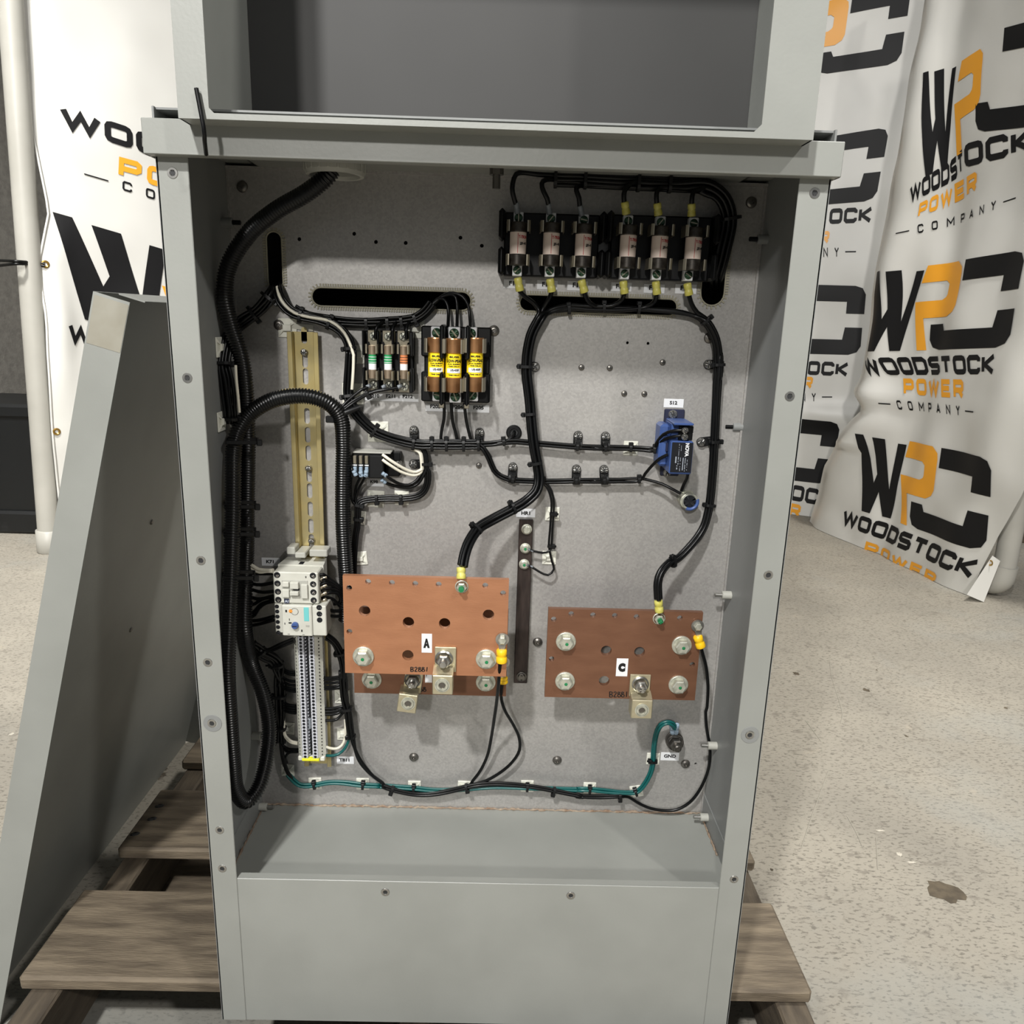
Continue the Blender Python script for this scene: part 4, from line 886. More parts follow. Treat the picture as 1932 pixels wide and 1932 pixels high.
# ---- copper plates
def hexb(parent, q, h, r, dot=True, lean=(.10, 0, -.12), name='hex_bolt'):
    p = P(*q, h); ax = Vector((0, -1, 0))
    o = MB().lathe([(r, 0), (r, .0022), (r*.93, .0026), (r*.5, .0026)], fr(p, ax), 26).build(name, 'bolt_zinc', parent, loc=p)
    MB().lathe([(r*.76, .0026), (r*.76, .009), (r*.62, .0100), (0, .0100)], fr(p, ax), 6, smooth=False).build('head', 'bolt_zinc', o)
    if dot: MB().lathe([(.0022, .0100), (.0020, .0103), (0, .0104)], fr(p+Vector((.0006, 0, -.0002)), ax), 8).build('torque_mark', 'green_dot', o)
    return o
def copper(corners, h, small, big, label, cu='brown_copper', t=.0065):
    c4 = [P(*q, h) for q in corners]
    x0, x1 = (c4[0].x+c4[3].x)/2, (c4[1].x+c4[2].x)/2; z1, z0 = (c4[0].z+c4[1].z)/2, (c4[2].z+c4[3].z)/2
    o = thing('copper_plate', label, 'bus plate', ((x0+x1)/2, DEEP-h/1000, z0))
    hs_ = [circ(P(*q, h).x, P(*q, h).z, .0034, 12) for q in small]+[circ(P(*q, h).x, P(*q, h).z, .0066, 18) for q in big]
    hs_ = [c_ for c_ in hs_ if min(a[0] for a in c_) > x0+.0005 and max(a[0] for a in c_) < x1-.0005]
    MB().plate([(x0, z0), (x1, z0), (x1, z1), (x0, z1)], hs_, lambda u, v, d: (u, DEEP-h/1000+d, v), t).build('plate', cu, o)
    for fx in (.12, .88):
        for fz in (.30,):
            pp_ = (x0+(x1-x0)*fx, DEEP, z0+(z1-z0)*fz); hh = h/1000-t-.0005
            MB().lathe([(.010, .0), (.012, .004), (.0095, .010), (.0095, hh-.004), (.011, hh), (0, hh)], fr(pp_, OUT), 14).build('insulator', 'fuse_black', o)
    return o, x0, x1, z0, z1
def lug(parent, tongue, block, ring, bolt, h, rot=0.):
    p, q = P(*tongue[0], h+3), P(*tongue[1], h+3); a, b = P(*block[0], h+20), P(*block[1], h+20)
    c_ = P(*bolt, h+3); M = Matrix.Translation(c_) @ Matrix.Rotation(rot, 4, 'Y') @ Matrix.Translation(-c_)
    y = DEEP-h/1000; z1b, z0b = max(a.z, b.z), min(a.z, b.z); xa, xb = min(a.x, b.x), max(a.x, b.x)
    mb = MB().cbox(min(p.x, q.x), max(p.x, q.x), y-.0032, y-.0002, min(p.z, q.z)-.002, max(p.z, q.z), .0006, M)
    mb.cbox(xa, xb, y-.020, y-.0002, z0b, z1b, .0008, M)
    xm, hw_ = (xa+xb)/2, (xb-xa)/2
    v = [(xm+s_*hw_, yy, zz) for s_ in (-1, 1) for yy, zz in ((y-.0032, min(p.z, q.z)+.006), (y-.0002, min(p.z, q.z)+.006), (y-.0002, z1b-.001), (y-.018, z1b-.001))]
    mb.add([M @ Vector(k) for k in v], [(0, 1, 2, 3), (7, 6, 5, 4), (0, 4, 5, 1), (1, 5, 6, 2), (2, 6, 7, 3), (3, 7, 4, 0)])
    o = mb.build('lug', 'bare_lug', parent, loc=c_)
    r = P(*ring, h+20); M2 = fr((r.x, y-.020, r.z), OUT)
    s = MB().lathe([(.0088, .0), (.0088, .0008), (.0074, .0008), (.0074, .0004), (.0066, .0018), (.0042, .0018), (.0040, -.001)], M2, 22).build('set_screw', 'bolt_zinc', o)
    MB().lathe([(0, .0004), (.0042, .0004), (.0042, .0)], M2, 6, smooth=False).build('socket', 'dark_steel', s)
    n = MB().lathe([(.0106, 0), (.0106, .0018), (.0090, .003), (.0090, .0034)], fr((c_.x, y-.0032, c_.z), OUT), 24).build('lug_bolt', 'steel', o)
    MB().lathe([(.0082, .0034), (.0082, .0095), (.007, .0104), (.0046, .0104)], fr((c_.x, y-.0032, c_.z), OUT), 6, smooth=False).build('nut', 'steel', n)
    MB().lathe([(.0044, .009), (.0044, .0165), (.0036, .0175), (0, .0175)], fr((c_.x, y-.0032, c_.z), OUT), 14).build('stud', 'steel', n)
def stud_nut(parent, q, h):
    p = P(*q, h); o = MB().lathe([(.0076, 0), (.0076, .0012), (.0066, .0016)], fr(p, OUT), 22).build('terminal_bolt', 'bolt_zinc', parent, loc=p)
    MB().lathe([(.0060, .0016), (.0060, .006), (.005, .0067), (.003, .0067)], fr(p, OUT), 6, smooth=False).build('nut', 'bolt_zinc', o)
    MB().lathe([(.0032, .006), (.0032, .0115), (0, .0118)], fr(p, OUT), 12).build('torque_mark', 'green_dot', o)
def ring_lug(parent, q, qc, h, r=.0078):
    p, c_ = P(*q, h+1.2), P(*qc, h+3)
    o = MB().lathe([(r, 0), (r, .0015), (.004, .0015)], fr(p, OUT), 24).build('ring_terminal', 'steel', parent, loc=p)
    d = (c_-p); dn = d.normalized(); sd = dn.cross(Vector((0, 1, 0))).normalized()
    a, b = p+dn*r*.8, c_-dn*.004
    MB().add([a-sd*.0042, a+sd*.0042, b+sd*.0028, b-sd*.0028, a-sd*.0042+Vector((0, -.0016, 0)), a+sd*.0042+Vector((0, -.0016, 0)), b+sd*.0028+Vector((0, -.0016, 0)), b-sd*.0028+Vector((0, -.0016, 0))], [(0, 1, 2, 3), (7, 6, 5, 4), (0, 4, 5, 1), (1, 5, 6, 2), (2, 6, 7, 3), (3, 7, 4, 0)]).build('neck', 'steel', o)
    MB().lathe([(r*.62, .0015), (r*.62, .0060), (r*.5, .0068), (0, .0068)], fr(p, OUT), 6, smooth=False).build('bolt_head', 'bolt_zinc', o)
def sticker(parent, a, b, h, st, fx=.62, fz=.5, y_off=.0004):
    x0, x1, z0, z1 = rect(a, b, h); y = DEEP-h/1000-y_off
    o = MB().box(x0, x1, y, y+.0004, z0, z1).build('letter_sticker', 'label_white', parent, loc=((x0+x1)/2, y, (z0+z1)/2))
    flat_text(MB(), st, ((x0+x1)/2-.0003, (z0+z1)/2), (x1-x0)*fx, (z1-z0)*fz, y-.0002).build('lettering', 'ink', o)
def scrawl(parent, pts_list, h):
    mb = MB()
    for pts in pts_list: mb.tube(spline([P(*q, h+.1) for q in pts], .001), .0006, 4)
    mb.build('handwriting', 'ink', parent)
hA, hB = 100, 50
cA, ax0, ax1, az0, az1 = copper([C4(135, 172), C4(1650, 213), C4(1612, 1096), C4(143, 1058)], hA, [C4(*q) for q in ((187, 287), (360, 230), (577, 240), (790, 248), (1003, 255), (1428, 265), (1590, 335), (190, 685))], [C4(*q) for q in ((328, 495), (727, 600), (1057, 610), (1457, 532), (722, 900))],
    'large copper plate marked A, in front of another copper plate', 'copper')
for q in ((318, 905), (1437, 930)): hexb(cA, C4(*q), hA, .0122)
stud_nut(cA, C4(1213, 272), hA); ring_lug(cA, C4(1583, 752), C4(1577, 905), hA); sticker(cA, C4(848, 702), C4(942, 876), hA, 'A')
lug(cA, (C4(968, 825), C4(1160, 1040)), (C4(945, 1085), C4(1130, 1262)), C4(1035, 1172), C4(1052, 930), hA)
S_ = lambda L, o: [[C4(*(a+o[0], b+o[1])) for a, b in s] for s in L]
GL2 = [[(0, 0), (0, 40)], [(0, 0), (22, 4), (20, 16), (2, 20), (24, 26), (22, 38), (0, 40)], [(36, 8), (48, 0), (58, 10), (38, 38), (62, 38)], [(92, 6), (76, 2), (72, 16), (94, 24), (92, 38), (74, 38), (72, 26), (92, 6)], [(124, 6), (108, 2), (104, 16), (126, 24), (124, 38), (106, 38), (104, 26), (124, 6)], [(150, 0), (146, 38)]]
scrawl(cA, S_(GL2, (748, 1008)), hA)
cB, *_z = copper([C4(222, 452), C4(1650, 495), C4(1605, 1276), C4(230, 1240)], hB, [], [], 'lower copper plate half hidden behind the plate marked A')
for q in ((395, 1115), (1432, 1140)): hexb(cB, C4(*q), hB, .0122)
ring_lug(cB, C4(1595, 960), C4(1590, 1125), hB); sticker(cB, C4(880, 975), C4(942, 1148), hB, 'B')
lug(cB, (C4(690, 1060), C4(855, 1230)), (C4(650, 1262), C4(825, 1430)), C4(725, 1338), C4(768, 1120), hB, R(7))
scrawl(cB, S_(GL2[3:5], (760, 1190)), hB)
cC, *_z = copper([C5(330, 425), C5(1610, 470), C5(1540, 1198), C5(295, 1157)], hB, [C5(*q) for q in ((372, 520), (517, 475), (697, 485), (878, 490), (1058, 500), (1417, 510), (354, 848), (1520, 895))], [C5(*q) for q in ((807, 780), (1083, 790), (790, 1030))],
    'copper plate marked C at the right, standing alone')
for q in ((472, 700), (1430, 732), (465, 1028), (1402, 1058)): hexb(cC, C5(*q), hB, .0122)
stud_nut(cC, C5(1243, 512), hB); ring_lug(cC, C5(1562, 572), C5(1580, 700), hB); sticker(cC, C5(895, 843), C5(980, 992), hB, 'C')
lug(cC, (C5(1008, 978), C5(1165, 1150)), (C5(1022, 1190), C5(1182, 1346)), C5(1102, 1272), C5(1088, 1055), hB)
scrawl(cC, [[C5(*(a*.95+835, b*1.1+1120)) for a, b in s] for s in GL2], hB)
# ---- ground stud
p = P(*C7(925, 320), 0); gs = thing('ground_stud', 'steel ground bolt with stacked washers above the GND label', 'bolt', p)
MB().lathe([(.0095, 0), (.0095, .003), (.012, .0032), (.012, .006), (.0085, .0062), (.0085, .010), (.011, .0102), (.011, .013)], fr(p, OUT), 22).build('washers', 'dark_steel', gs)
MB().lathe([(.0088, .013), (.0088, .020), (.0074, .0212), (.005, .0212)], fr(p, OUT), 6, smooth=False).build('nut', 'dark_steel', gs)
MB().lathe([(.005, .018), (.005, .027), (.0038, .0285), (0, .0285)], fr(p, OUT), 14).build('stud', 'dark_steel', gs)
# ---- conduit bushing under the top
pc = at(632, 338, y=DEEP-.087); zc = .7735; r = .0300
pc = Vector((at(632, 330, y=DEEP-.087).x, DEEP-.087, 0))
bu = thing('conduit_bushing', 'pale grey nylon ring under the cabinet top where the black conduit enters', 'bushing', (pc.x, pc.y, zc-.012))
M = Matrix.Translation((pc.x, pc.y, zc))
MB().lathe([(r*.80, .024), (r*.80, -.008), (r*.84, -.0115), (r*.96, -.0115), (r, -.008), (r, .024)], M, 40).build('ring', 'ring_nylon', bu)
for k in range(20):
    a = 2*math.pi*k/20; MB().cbox(r*.99, r*1.035, -.0013, .0013, -.008, .024, .0005, M @ Matrix.Rotation(a, 4, 'Z')).build('rib', 'ring_nylon', bu)
MB().lathe([(r*.8, .04), (r*.8, .022)], M, 24).build('throat', 'dark_inside', bu, recalc=False)
# ---- identification labels
def ident(a, b, sts, label, fh=.42, h=.4, xs_=None, fw=None, shift=(0, 0)):
    x0, x1, z0, z1 = rect(a, b, h); y = DEEP-h/1000
    o = thing('identification_label', label, 'label', ((x0+x1)/2, DEEP, (z0+z1)/2), 'printed white labels')
    MB().cbox(x0, x1, y-.0002, DEEP-.0001, z0, z1, .0002).build('plate', 'label_white', o)
    for i, st in enumerate(sts):
        hh = (z1-z0)*fh; w = hh*TXT[st][2]*1.12 if fw is None else (x1-x0)*fw
        cx = (x0+x1)/2 if xs_ is None else P(*xs_[i], h).x
        cz = (z0+z1)/2 if xs_ is None else P(*xs_[i], h).z
        flat_text(MB(), st, (cx+shift[0], cz+shift[1]), w, hh, y-.0004).build('lettering', 'ink', o)
    return o
ident(D2(135, 1040), D2(890, 1178), ['F210', 'F211', 'F212'], 'white label reading F210 F211 F212 under the small fuse block', .44, xs_=[D2(270, 1090), D2(498, 1094), D2(738, 1100)])
ident(D2(990, 1200), D2(1880, 1330), ['F203', 'F204', 'F205'], 'white label reading F203 F204 F205 under the large yellow fuses', .52, xs_=[D2(1125, 1240), D2(1440, 1246), D2(1730, 1256)])
for k, (a, b, t_) in enumerate((((253, 882), (396, 948), (305, 910)), ((478, 888), (614, 955), (528, 917)), ((682, 893), (818, 962), (735, 922)), ((978, 902), (1113, 968), (1026, 930)), ((1200, 914), (1336, 980), (1250, 940)), ((1412, 915), (1550, 984), (1462, 942)))):
    ident(A3(*a), A3(*b), ['F1'], 'white label starting F1, number %s from the left under the upper fuses' % ('one', 'two', 'three', 'four', 'five', 'six')[k], .5, xs_=[A3(*t_)])
ident(B4(848, 668), B4(1006, 745), ['S12'], 'white label reading S12 above the blue switch', .42, shift=(-.0004, .0006))
ident(B3(1035, 1832), B3(1205, 1915), ['HR1'], 'white label reading HR1 above the dark bus bar', .42)
ident(C7(822, 436), C7(968, 506), ['GND'], 'white label reading GND beside the green wires', .42, shift=(0, .0008))
ident(C2(600, 335), C2(830, 440), ['K71'], 'white label reading K71 at the upper left of the contactor', .42, xs_=[C2(705, 383)])
ident(D4(555, 790), D4(905, 945), ['K98'], 'white label reading K98 under the black relay', .46, xs_=[D4(707, 845)])
ident(C3(1263, 950), C3(1438, 1028), ['TB11'], 'white label reading TB11 right of the terminal strip foot', .42, xs_=[C3(1340, 985)])
# ================================================================ wiring
def WP(pts, h0=12, xm=None): return [P(q[0], q[1], q[2] if len(q) > 2 else h0, xm) for q in pts]
def offs(n, r, rows=2):
    per = -(-n//rows); o = []
    for i in range(n):
        k, j = i % per, i//per; o.append(((k-(per-1)/2)*2*r*.98+(r*.9 if j % 2 else 0), j*1.75*r))
    return o
def shifted(path, dx, dh):
    o = []; m = len(path)
    for i, p in enumerate(path):
        T = path[min(i+1, m-1)]-path[max(i-1, 0)]; S_ = T.cross(Vector((0, 1, 0)))
        S_ = S_.normalized() if S_.length > 1e-6 else Vector((1, 0, 0)); o.append(p+S_*dx+Vector((0, -dh, 0)))
    return o
def wire(parent, pts, r=.0017, m='wire_black', step=.005, n=8, name='wire'):
    return MB().tube(spline(pts, step), r, n).build(name, m, parent)
def bundle(parent, pts, n, r=.0017, m='wire_black', rows=2, h0=12, jit=.0004, xm=None):
    path = WP(pts, h0, xm)
    for dx, dh in offs(n, r, rows):
        q = shifted(path, dx, dh); q = [p+Vector((random.uniform(-jit, jit), 0, random.uniform(-jit, jit))) for p in q]
        wire(parent, q, r, m)
    return path
def tie(parent, path, px, py, hw, hh, head=1, tail=.0, up=.5, name='zip_tie'):     # band round a bundle, near pixel (px, py)
    sp = spline(path, .003); q0 = None; best = 1e9
    for i, p in enumerate(sp):
        d = p-CAM; w = d.dot(FWD); x, y = 966+FPX*d.dot(RGT)/w, 966-FPX*d.dot(UPV)/w
        e = (x-px)**2+(y-py)**2
        if e < best: best = e; q0 = i
    T = (sp[min(q0+1, len(sp)-1)]-sp[max(q0-1, 0)]).normalized(); c_ = sp[q0]+Vector((0, -hh*up, 0))
    S_ = T.cross(Vector((0, 1, 0))).normalized(); N_ = S_.cross(T)
    M = Matrix(((S_.x, N_.x, T.x, c_.x), (S_.y, N_.y, T.y, c_.y), (S_.z, N_.z, T.z, c_.z), (0, 0, 0, 1)))
    k = 14; v = []
    for t in (-.0016, .0016):
        for i in range(k):
            a = 2*math.pi*i/k; v.append(M @ Vector((hw*math.copysign(abs(math.cos(a))**.6, math.cos(a)), hh*math.copysign(abs(math.sin(a))**.6, math.sin(a)), t)))
    mb = MB().add(v, [(i, (i+1) % k, k+(i+1) % k, k+i) for i in range(k)]+[tuple(range(k))[::-1], tuple(range(k, 2*k))])
    mb.cbox(head*hw-.0022, head*hw+.0026, -.003, .003, -.0028, .0028, .0006, M)
    if tail: mb.cbox(min(head*hw, head*(hw+tail)), max(head*hw, head*(hw+tail)), -.0006, .0008, -.0014, .0014, .0003, M)
    return mb.build(name, 'black_plastic', parent)
def crimp(parent, a, b, ha, hb, r, m, name='crimp_sleeve'):
    p, q = P(*a, ha), P(*b, hb)
    return MB().tube([p, p.lerp(q, .06), p.lerp(q, .42), p.lerp(q, .5), p.lerp(q, .58), p.lerp(q, .94), q], [r*.8, r, r, r*.82, r, r*1.08, r], 12).build(name, m, parent)
def harness(label, q, h=12, cat='wires', name='wire_harness'): return thing(name, label, cat, P(*q, h))
# ---- black corrugated conduit
def ribbed(pts, r, pitch=.0031):
    sp = spline(pts, .0008); d = [0]
    for a, b in zip(sp, sp[1:]): d.append(d[-1]+(b-a).length)
    o, rs, k, i, s = [], [], 0, 0, 0.
    prof = ((0, .86), (.18, .86), (.34, 1.0), (.66, 1.0), (.82, .86))
    while True:
        for f, g in prof:
            t = (k+f)*pitch
            while i < len(d)-2 and d[i+1] < t: i += 1
            if t >= d[-1]: return o, rs
            o.append(sp[i].lerp(sp[i+1], (t-d[i])/max(d[i+1]-d[i], 1e-9))); rs.append(r*g)
        k += 1
rc = .0092
main = [(628, 318, 88), (612, 338, 88), (575, 366, 84), (520, 398, 76), (470, 440, 66), (432, 500, 62), (424, 560, 58), (436, 615, 52), (455, 675, 48), (464, 740, 46), (467, 830, 44), (466, 940, 42), (465, 1050, 40), (462, 1130, 40), (462, 1190, 42), (474, 1250, 42), (497, 1310, 44), (508, 1370, 52), (503, 1430, 70), (488, 1485, 92), (464, 1512, 108), (446, 1490, 118), (440, 1440, 118), (434, 1360, 112), (429, 1270, 106), (432, 1180, 100), (436, 1080, 92), (439, 980, 84), (440, 900, 76), (441, 852, 66), (449, 815, 58), (475, 778, 52), (520, 753, 52), (575, 747, 52), (620, 761, 46), (643, 790, 38), (648, 840, 32), (647, 900, 30), (647, 980, 28), (651, 1060, 26), (655, 1120, 24), (652, 1170, 22)]
pts, rs = ribbed(WP(main, 40, .0125), rc)
cn = thing('corrugated_conduit', 'long black ribbed conduit looping down the left side from the white ring', 'conduit', WP(main[:1])[0])
cn['label'] = 'long black ribbed conduit looping down the left side from the grey nylon ring'
MB().tube(pts, rs, 14).build('ribbed_tube', 'conduit_black', cn, recalc=False)
cpath = WP(main[13:20], 40, .0125)
def ctie(px, py, x2, h, tail=.008):
    p, q = P(px, py, h, .004), P(x2, py, h-10); mb = MB(); c_ = (p+q)/2; w = (q-p).length/2
    M = Matrix.Translation(c_) @ Matrix.Rotation(-math.atan2((q-p).z, (q-p).x), 4, 'Y') @ Matrix.Rotation(math.atan2((q-p).y, (q-p).x), 4, 'Z')
    mb.cbox(-w, w, -.0115, -.0095, -.0022, .0022, .0005, M).cbox(-w, w, .0095, .0115, -.0022, .0022, .0005, M).cbox(-w-.001, -w+.001, -.011, .011, -.0022, .0022, .0004, M).cbox(w-.001, w+.001, -.011, .011, -.0022, .0022, .0004, M)
    mb.cbox(w-.001, w+.005, -.0135, -.008, -.0035, .0035, .0008, M)
    return mb.build('zip_tie', 'black_plastic', cn)
for a in ((427, 832, 486, 68), (425, 952, 482, 76), (424, 1003, 482, 80), (423, 1085, 480, 90)): ctie(*a)
# ---- left harness out of the small left slot, down the side wall
lh = harness('thick black wire bundle from the left slot down the left side wall', A2(470, 1000))
lp = [A2(470, 985, -14), A2(455, 1030, 10), A2(420, 1090, 14), A2(340, 1180, 16), A2(240, 1255, 20), A2(160, 1330, 34), A2(120, 1420, 44), B2(115, 420, 54), B2(140, 560, 56), B2(160, 720, 56), B2(175, 850, 56), B2(185, 960, 54)]
path = bundle(lh, lp, 8, .0021, rows=3, h0=20, jit=.0009, xm=.006)
for q in (A2(420, 1085), A2(310, 1200), B2(150, 420)): tie(lh, path, *q, .010, .008)
wire(lh, shifted(WP([B2(215, 430, 62), B2(222, 560, 64), B2(238, 720, 64), B2(250, 860, 62)], 60), .0, 0), .0016, 'wire_white')
tie(lh, path, *B2(175, 905), .010, .008, 1)
# ---- centre harness
ch = harness('black wire bundle with one white wire from the left slot across to the blue switch', A2(480, 1000))
tr = [A2(490, 990, -14), A2(480, 1035, 10), A2(505, 1110, 16), A2(570, 1185, 18), A2(650, 1222, 18), A2(760, 1245, 18), A2(860, 1275, 18), A2(945, 1335, 18), A2(995, 1410, 18), A2(1015, 1490, 18), B2(1268, 300, 18), B2(1262, 430, 18), B2(1252, 560, 18), B2(1243, 680, 18), B2(1262, 770, 20), B2(1310, 860, 20), B2(1390, 955, 18), B2(1480, 1030, 16), B2(1600, 1082, 15), B2(1720, 1118, 14), B2(1840, 1142, 14), B2(1930, 1155, 14), B3(250, 1250, 14), B3(450, 1250, 14), B3(600, 1252, 14), B3(690, 1248, 14)]
path = bundle(ch, tr, 9, .0018, rows=3, h0=16, jit=.0005)
for q, s_ in ((A2(645, 1220), 1), (A2(860, 1262), 1), (A2(1000, 1462), -1), (B2(1250, 710), -1), (B2(1478, 1040), 1), (B2(1840, 1140), 1), (B3(265, 1250), 1), (B3(390, 1250), 1), (B3(545, 1250), 1), (B3(690, 1250), 1)): tie(ch, path, *q, .0078, .0064, s_, .003)
wire(ch, WP([A2(475, 1010, 14), A2(490, 1075, 24), A2(530, 1140, 26), A2(600, 1198, 26), A2(700, 1228, 26), A2(830, 1250, 26), A2(905, 1285, 26), A2(965, 1345, 26), A2(1005, 1425, 26), A2(1030, 1500, 26), B2(1290, 350, 26), B2(1288, 450, 26), B2(1282, 560, 26), B2(1275, 650, 25)]), .0018, 'wire_white')
r1 = [B3(600, 1250, 14), B3(690, 1248, 14), B3(800, 1243, 13), B3(920, 1228, 13), B3(1040, 1222, 12), B3(1150, 1232, 12), B3(1320, 1248, 12), B3(1590, 1270, 13), B3(1845, 1280, 13), B4(240, 1070, 13), B4(360, 1074, 13), B4(470, 1076, 13), B4(570, 1078, 14), B4(680, 1085, 16), B4(770, 1090, 20)]
path = WP(r1)
for k, e in enumerate(([B4(782, 1040, 26), B4(840, 965, 36), B4(920, 935, 44), B4(990, 930, 47)], [B4(795, 1050, 26), B4(850, 1005, 36), B4(920, 985, 44), B4(985, 975, 47)])):
    wire(ch, shifted(path, (-.0018, .0018)[k], 0)+WP(e), .0019)
for q in (B3(925, 1230), B3(1590, 1270), B3(1845, 1280), B4(575, 1080), B4(775, 1088)): tie(ch, path, *q, .0046, .0034, 1, .002)
r2 = [B3(620, 1252, 14), B3(700, 1262, 15), B3(750, 1310, 15), B3(790, 1385, 14), B3(830, 1480, 13), B3(880, 1530, 12), B3(940, 1558, 12), B3(1000, 1572, 12), B3(1120, 1580, 11), B3(1280, 1585, 11), B3(1430, 1584, 11), B3(1580, 1580, 12), B3(1835, 1580, 12), B4(240, 1346, 12), B4(350, 1347, 12), B4(480, 1346, 12), B4(640, 1340, 13)]
path = WP(r2)
e = ([B4(740, 1348, 15), B4(830, 1375, 18), B4(910, 1415, 22), B4(985, 1455, 24)], [B4(690, 1290, 20), B4(750, 1220, 28), B4(810, 1165, 36), B4(880, 1130, 40)])
for k in (0, 1): wire(ch, shifted(path, (.0017, -.0017)[k], 0)+WP(e[k]), .0019)
for q in (B3(990, 1570), B3(1580, 1580), B3(1835, 1580), B4(650, 1340), B3(1275, 1585)): tie(ch, path, *q, .0042, .0032, 1, .002)
wire(ch, WP([B4(1045, 1275, 44), B4(1035, 1330, 36), B4(1010, 1380, 28), B4(990, 1430, 22)]), .0020)
hr = [B3(1200, 1585, 11), B3(1270, 1592, 11), B3(1320, 1630, 11), B3(1352, 1700, 12), B3(1366, 1780, 12), B3(1362, 1880, 12), (1040, 1000, 12), (1038, 1030, 12)]
path = WP(hr)
wire(ch, shifted(path, .0015, 0)+WP([(1036, 1040, 13), (1024, 1043, 14), (1008, 1040, 14), (996, 1036, 14)]), .0014)
wire(ch, shifted(path, -.0015, 0)+WP([(1041, 1058, 13), (1045, 1074, 14), (1034, 1085, 15), (1018, 1079, 15), (1004, 1070, 15), (994, 1066, 14)]), .0014)
crimp(ch, (996, 1036), (1006, 1040), 14, 14, .0014, 'crimp_clear'); crimp(ch, (994, 1066), (1005, 1070), 14, 15, .0014, 'crimp_clear')
for q in (B3(1362, 1875), (1037, 1050)): tie(ch, path, *q, .0036, .003, 1, .004)
# relay branch
kb = [B3(90, 1255, 14), B3(150, 1275, 14), B3(192, 1320, 14), B3(205, 1400, 14), B3(208, 1470, 14)]
path = WP(kb)
ends = [(0, [D4(1650, 700, 16), D4(1560, 830, 18), D4(1400, 915, 20), D4(1220, 890, 24), D4(1050, 800, 30), D4(940, 715, 32)], .0020, 'wire_black'),
        (1, [D4(1690, 740, 16), D4(1600, 880, 16), D4(1440, 960, 18), D4(1200, 945, 20), D4(1020, 900, 22), D4(910, 855, 24)], .0020, 'wire_black'),
        (2, [D4(1660, 600, 18), D4(1560, 650, 20), D4(1420, 630, 24), D4(1240, 540, 30), D4(1060, 430, 34), D4(950, 350, 34), D4(880, 300, 32)], .0019, 'wire_white'),
        (3, [D4(1650, 660, 17), D4(1560, 710, 19), D4(1440, 710, 22), D4(1240, 640, 27), D4(1060, 530, 32), D4(940, 450, 33), D4(880, 400, 32)], .0019, 'wire_white')]
for k, pts_, r, m_ in ends: wire(ch, shifted(path, (-.002, .0008, -.0036, -.0044)[k], .001*k)+WP(pts_), r, m_)
for k in range(3):
    q = [D4(1790, 640, 14), D4(1795, 800, 13), D4(1760, 960, 12), D4(1680, 1080, 12), D4(1540, 1150, 12), D4(1300, 1180, 12), D4(1000, 1180, 12), D4(760, 1190, 12), D4(560, 1210, 12), D4(430, 1250, 13), D4(385, 1320, 14), D4(380, 1450, 14), D4(372, 1600, 13), D4(362, 1780, 12), (671, 1010, 12), (668, 1050, 12), (667, 1100, 12)]
    wire(ch, shifted(path+WP(q), (k-1)*.0026, .0005*k), .0018)
kp = path+WP(q)
for k, a in enumerate((((250, 560, 28), (262, 640, 30), (245, 800, 22), (228, 950, 16), (238, 1120, 14), (280, 1270, 14), (370, 1330, 15)), ((440, 700, 32), (400, 800, 26), (345, 920, 18), (315, 1100, 14), (320, 1240, 14), (375, 1330, 15)), ((545, 710, 32), (500, 800, 26), (420, 940, 18), (360, 1090, 15), (335, 1230, 15), (372, 1330, 16)))):
    wire(ch, WP([D4(*q) for q in a]), .0017)
for k, (a, b) in enumerate((((290, 620), (340, 720)), ((430, 640), (450, 740)), ((550, 620), (540, 740)))): crimp(ch, D4(*a), D4(*b), 31, 30, .0026, 'crimp_blue')
crimp(ch, D4(870, 670), D4(960, 730), 33, 31, .0024, 'crimp_blue'); crimp(ch, D4(850, 800), D4(940, 865), 26, 23, .0024, 'crimp_blue')
for q, w in ((D4(1780, 480), .006), (D4(1270, 1190), .005), (D4(740, 1190), .005), (D4(385, 1330), .005), (D4(375, 1600), .005)): tie(ch, kp, *q, w, .0034, 1, .003)
# grommet hole wire
gp = P(*B3(1012, 1140), 0); MB().lathe([(.0094, 0), (.0094, .0018), (.0080, .0032), (.0052, .0032), (.0046, .001)], fr(gp, OUT), 22).build('rubber_grommet', 'black_plastic', ch)
MB().lathe([(0, .0006), (.005, .0006)], fr(gp, OUT), 16).build('hole', 'dark_inside', ch, recalc=False)
wire(ch, WP([B3(1018, 1132, 1), B3(1000, 1165, 8), B3(975, 1198, 12), B3(930, 1226, 13), B3(860, 1242, 13)]), .0019)
# fuse F203 bottoms
for a in (((372, 860, 24), (378, 930, 22), (374, 1020, 18), (358, 1100, 16), (347, 1180, 16), (352, 1250, 14)), ((440, 860, 24), (446, 960, 22), (456, 1050, 18), (478, 1130, 16), (494, 1200, 15), (510, 1255, 14)), ((562, 870, 24), (568, 950, 22), (580, 1040, 18), (600, 1130, 16), (622, 1205, 15), (660, 1255, 14))):
    wire(ch, WP([B3(*q) for q in a]), .0019)
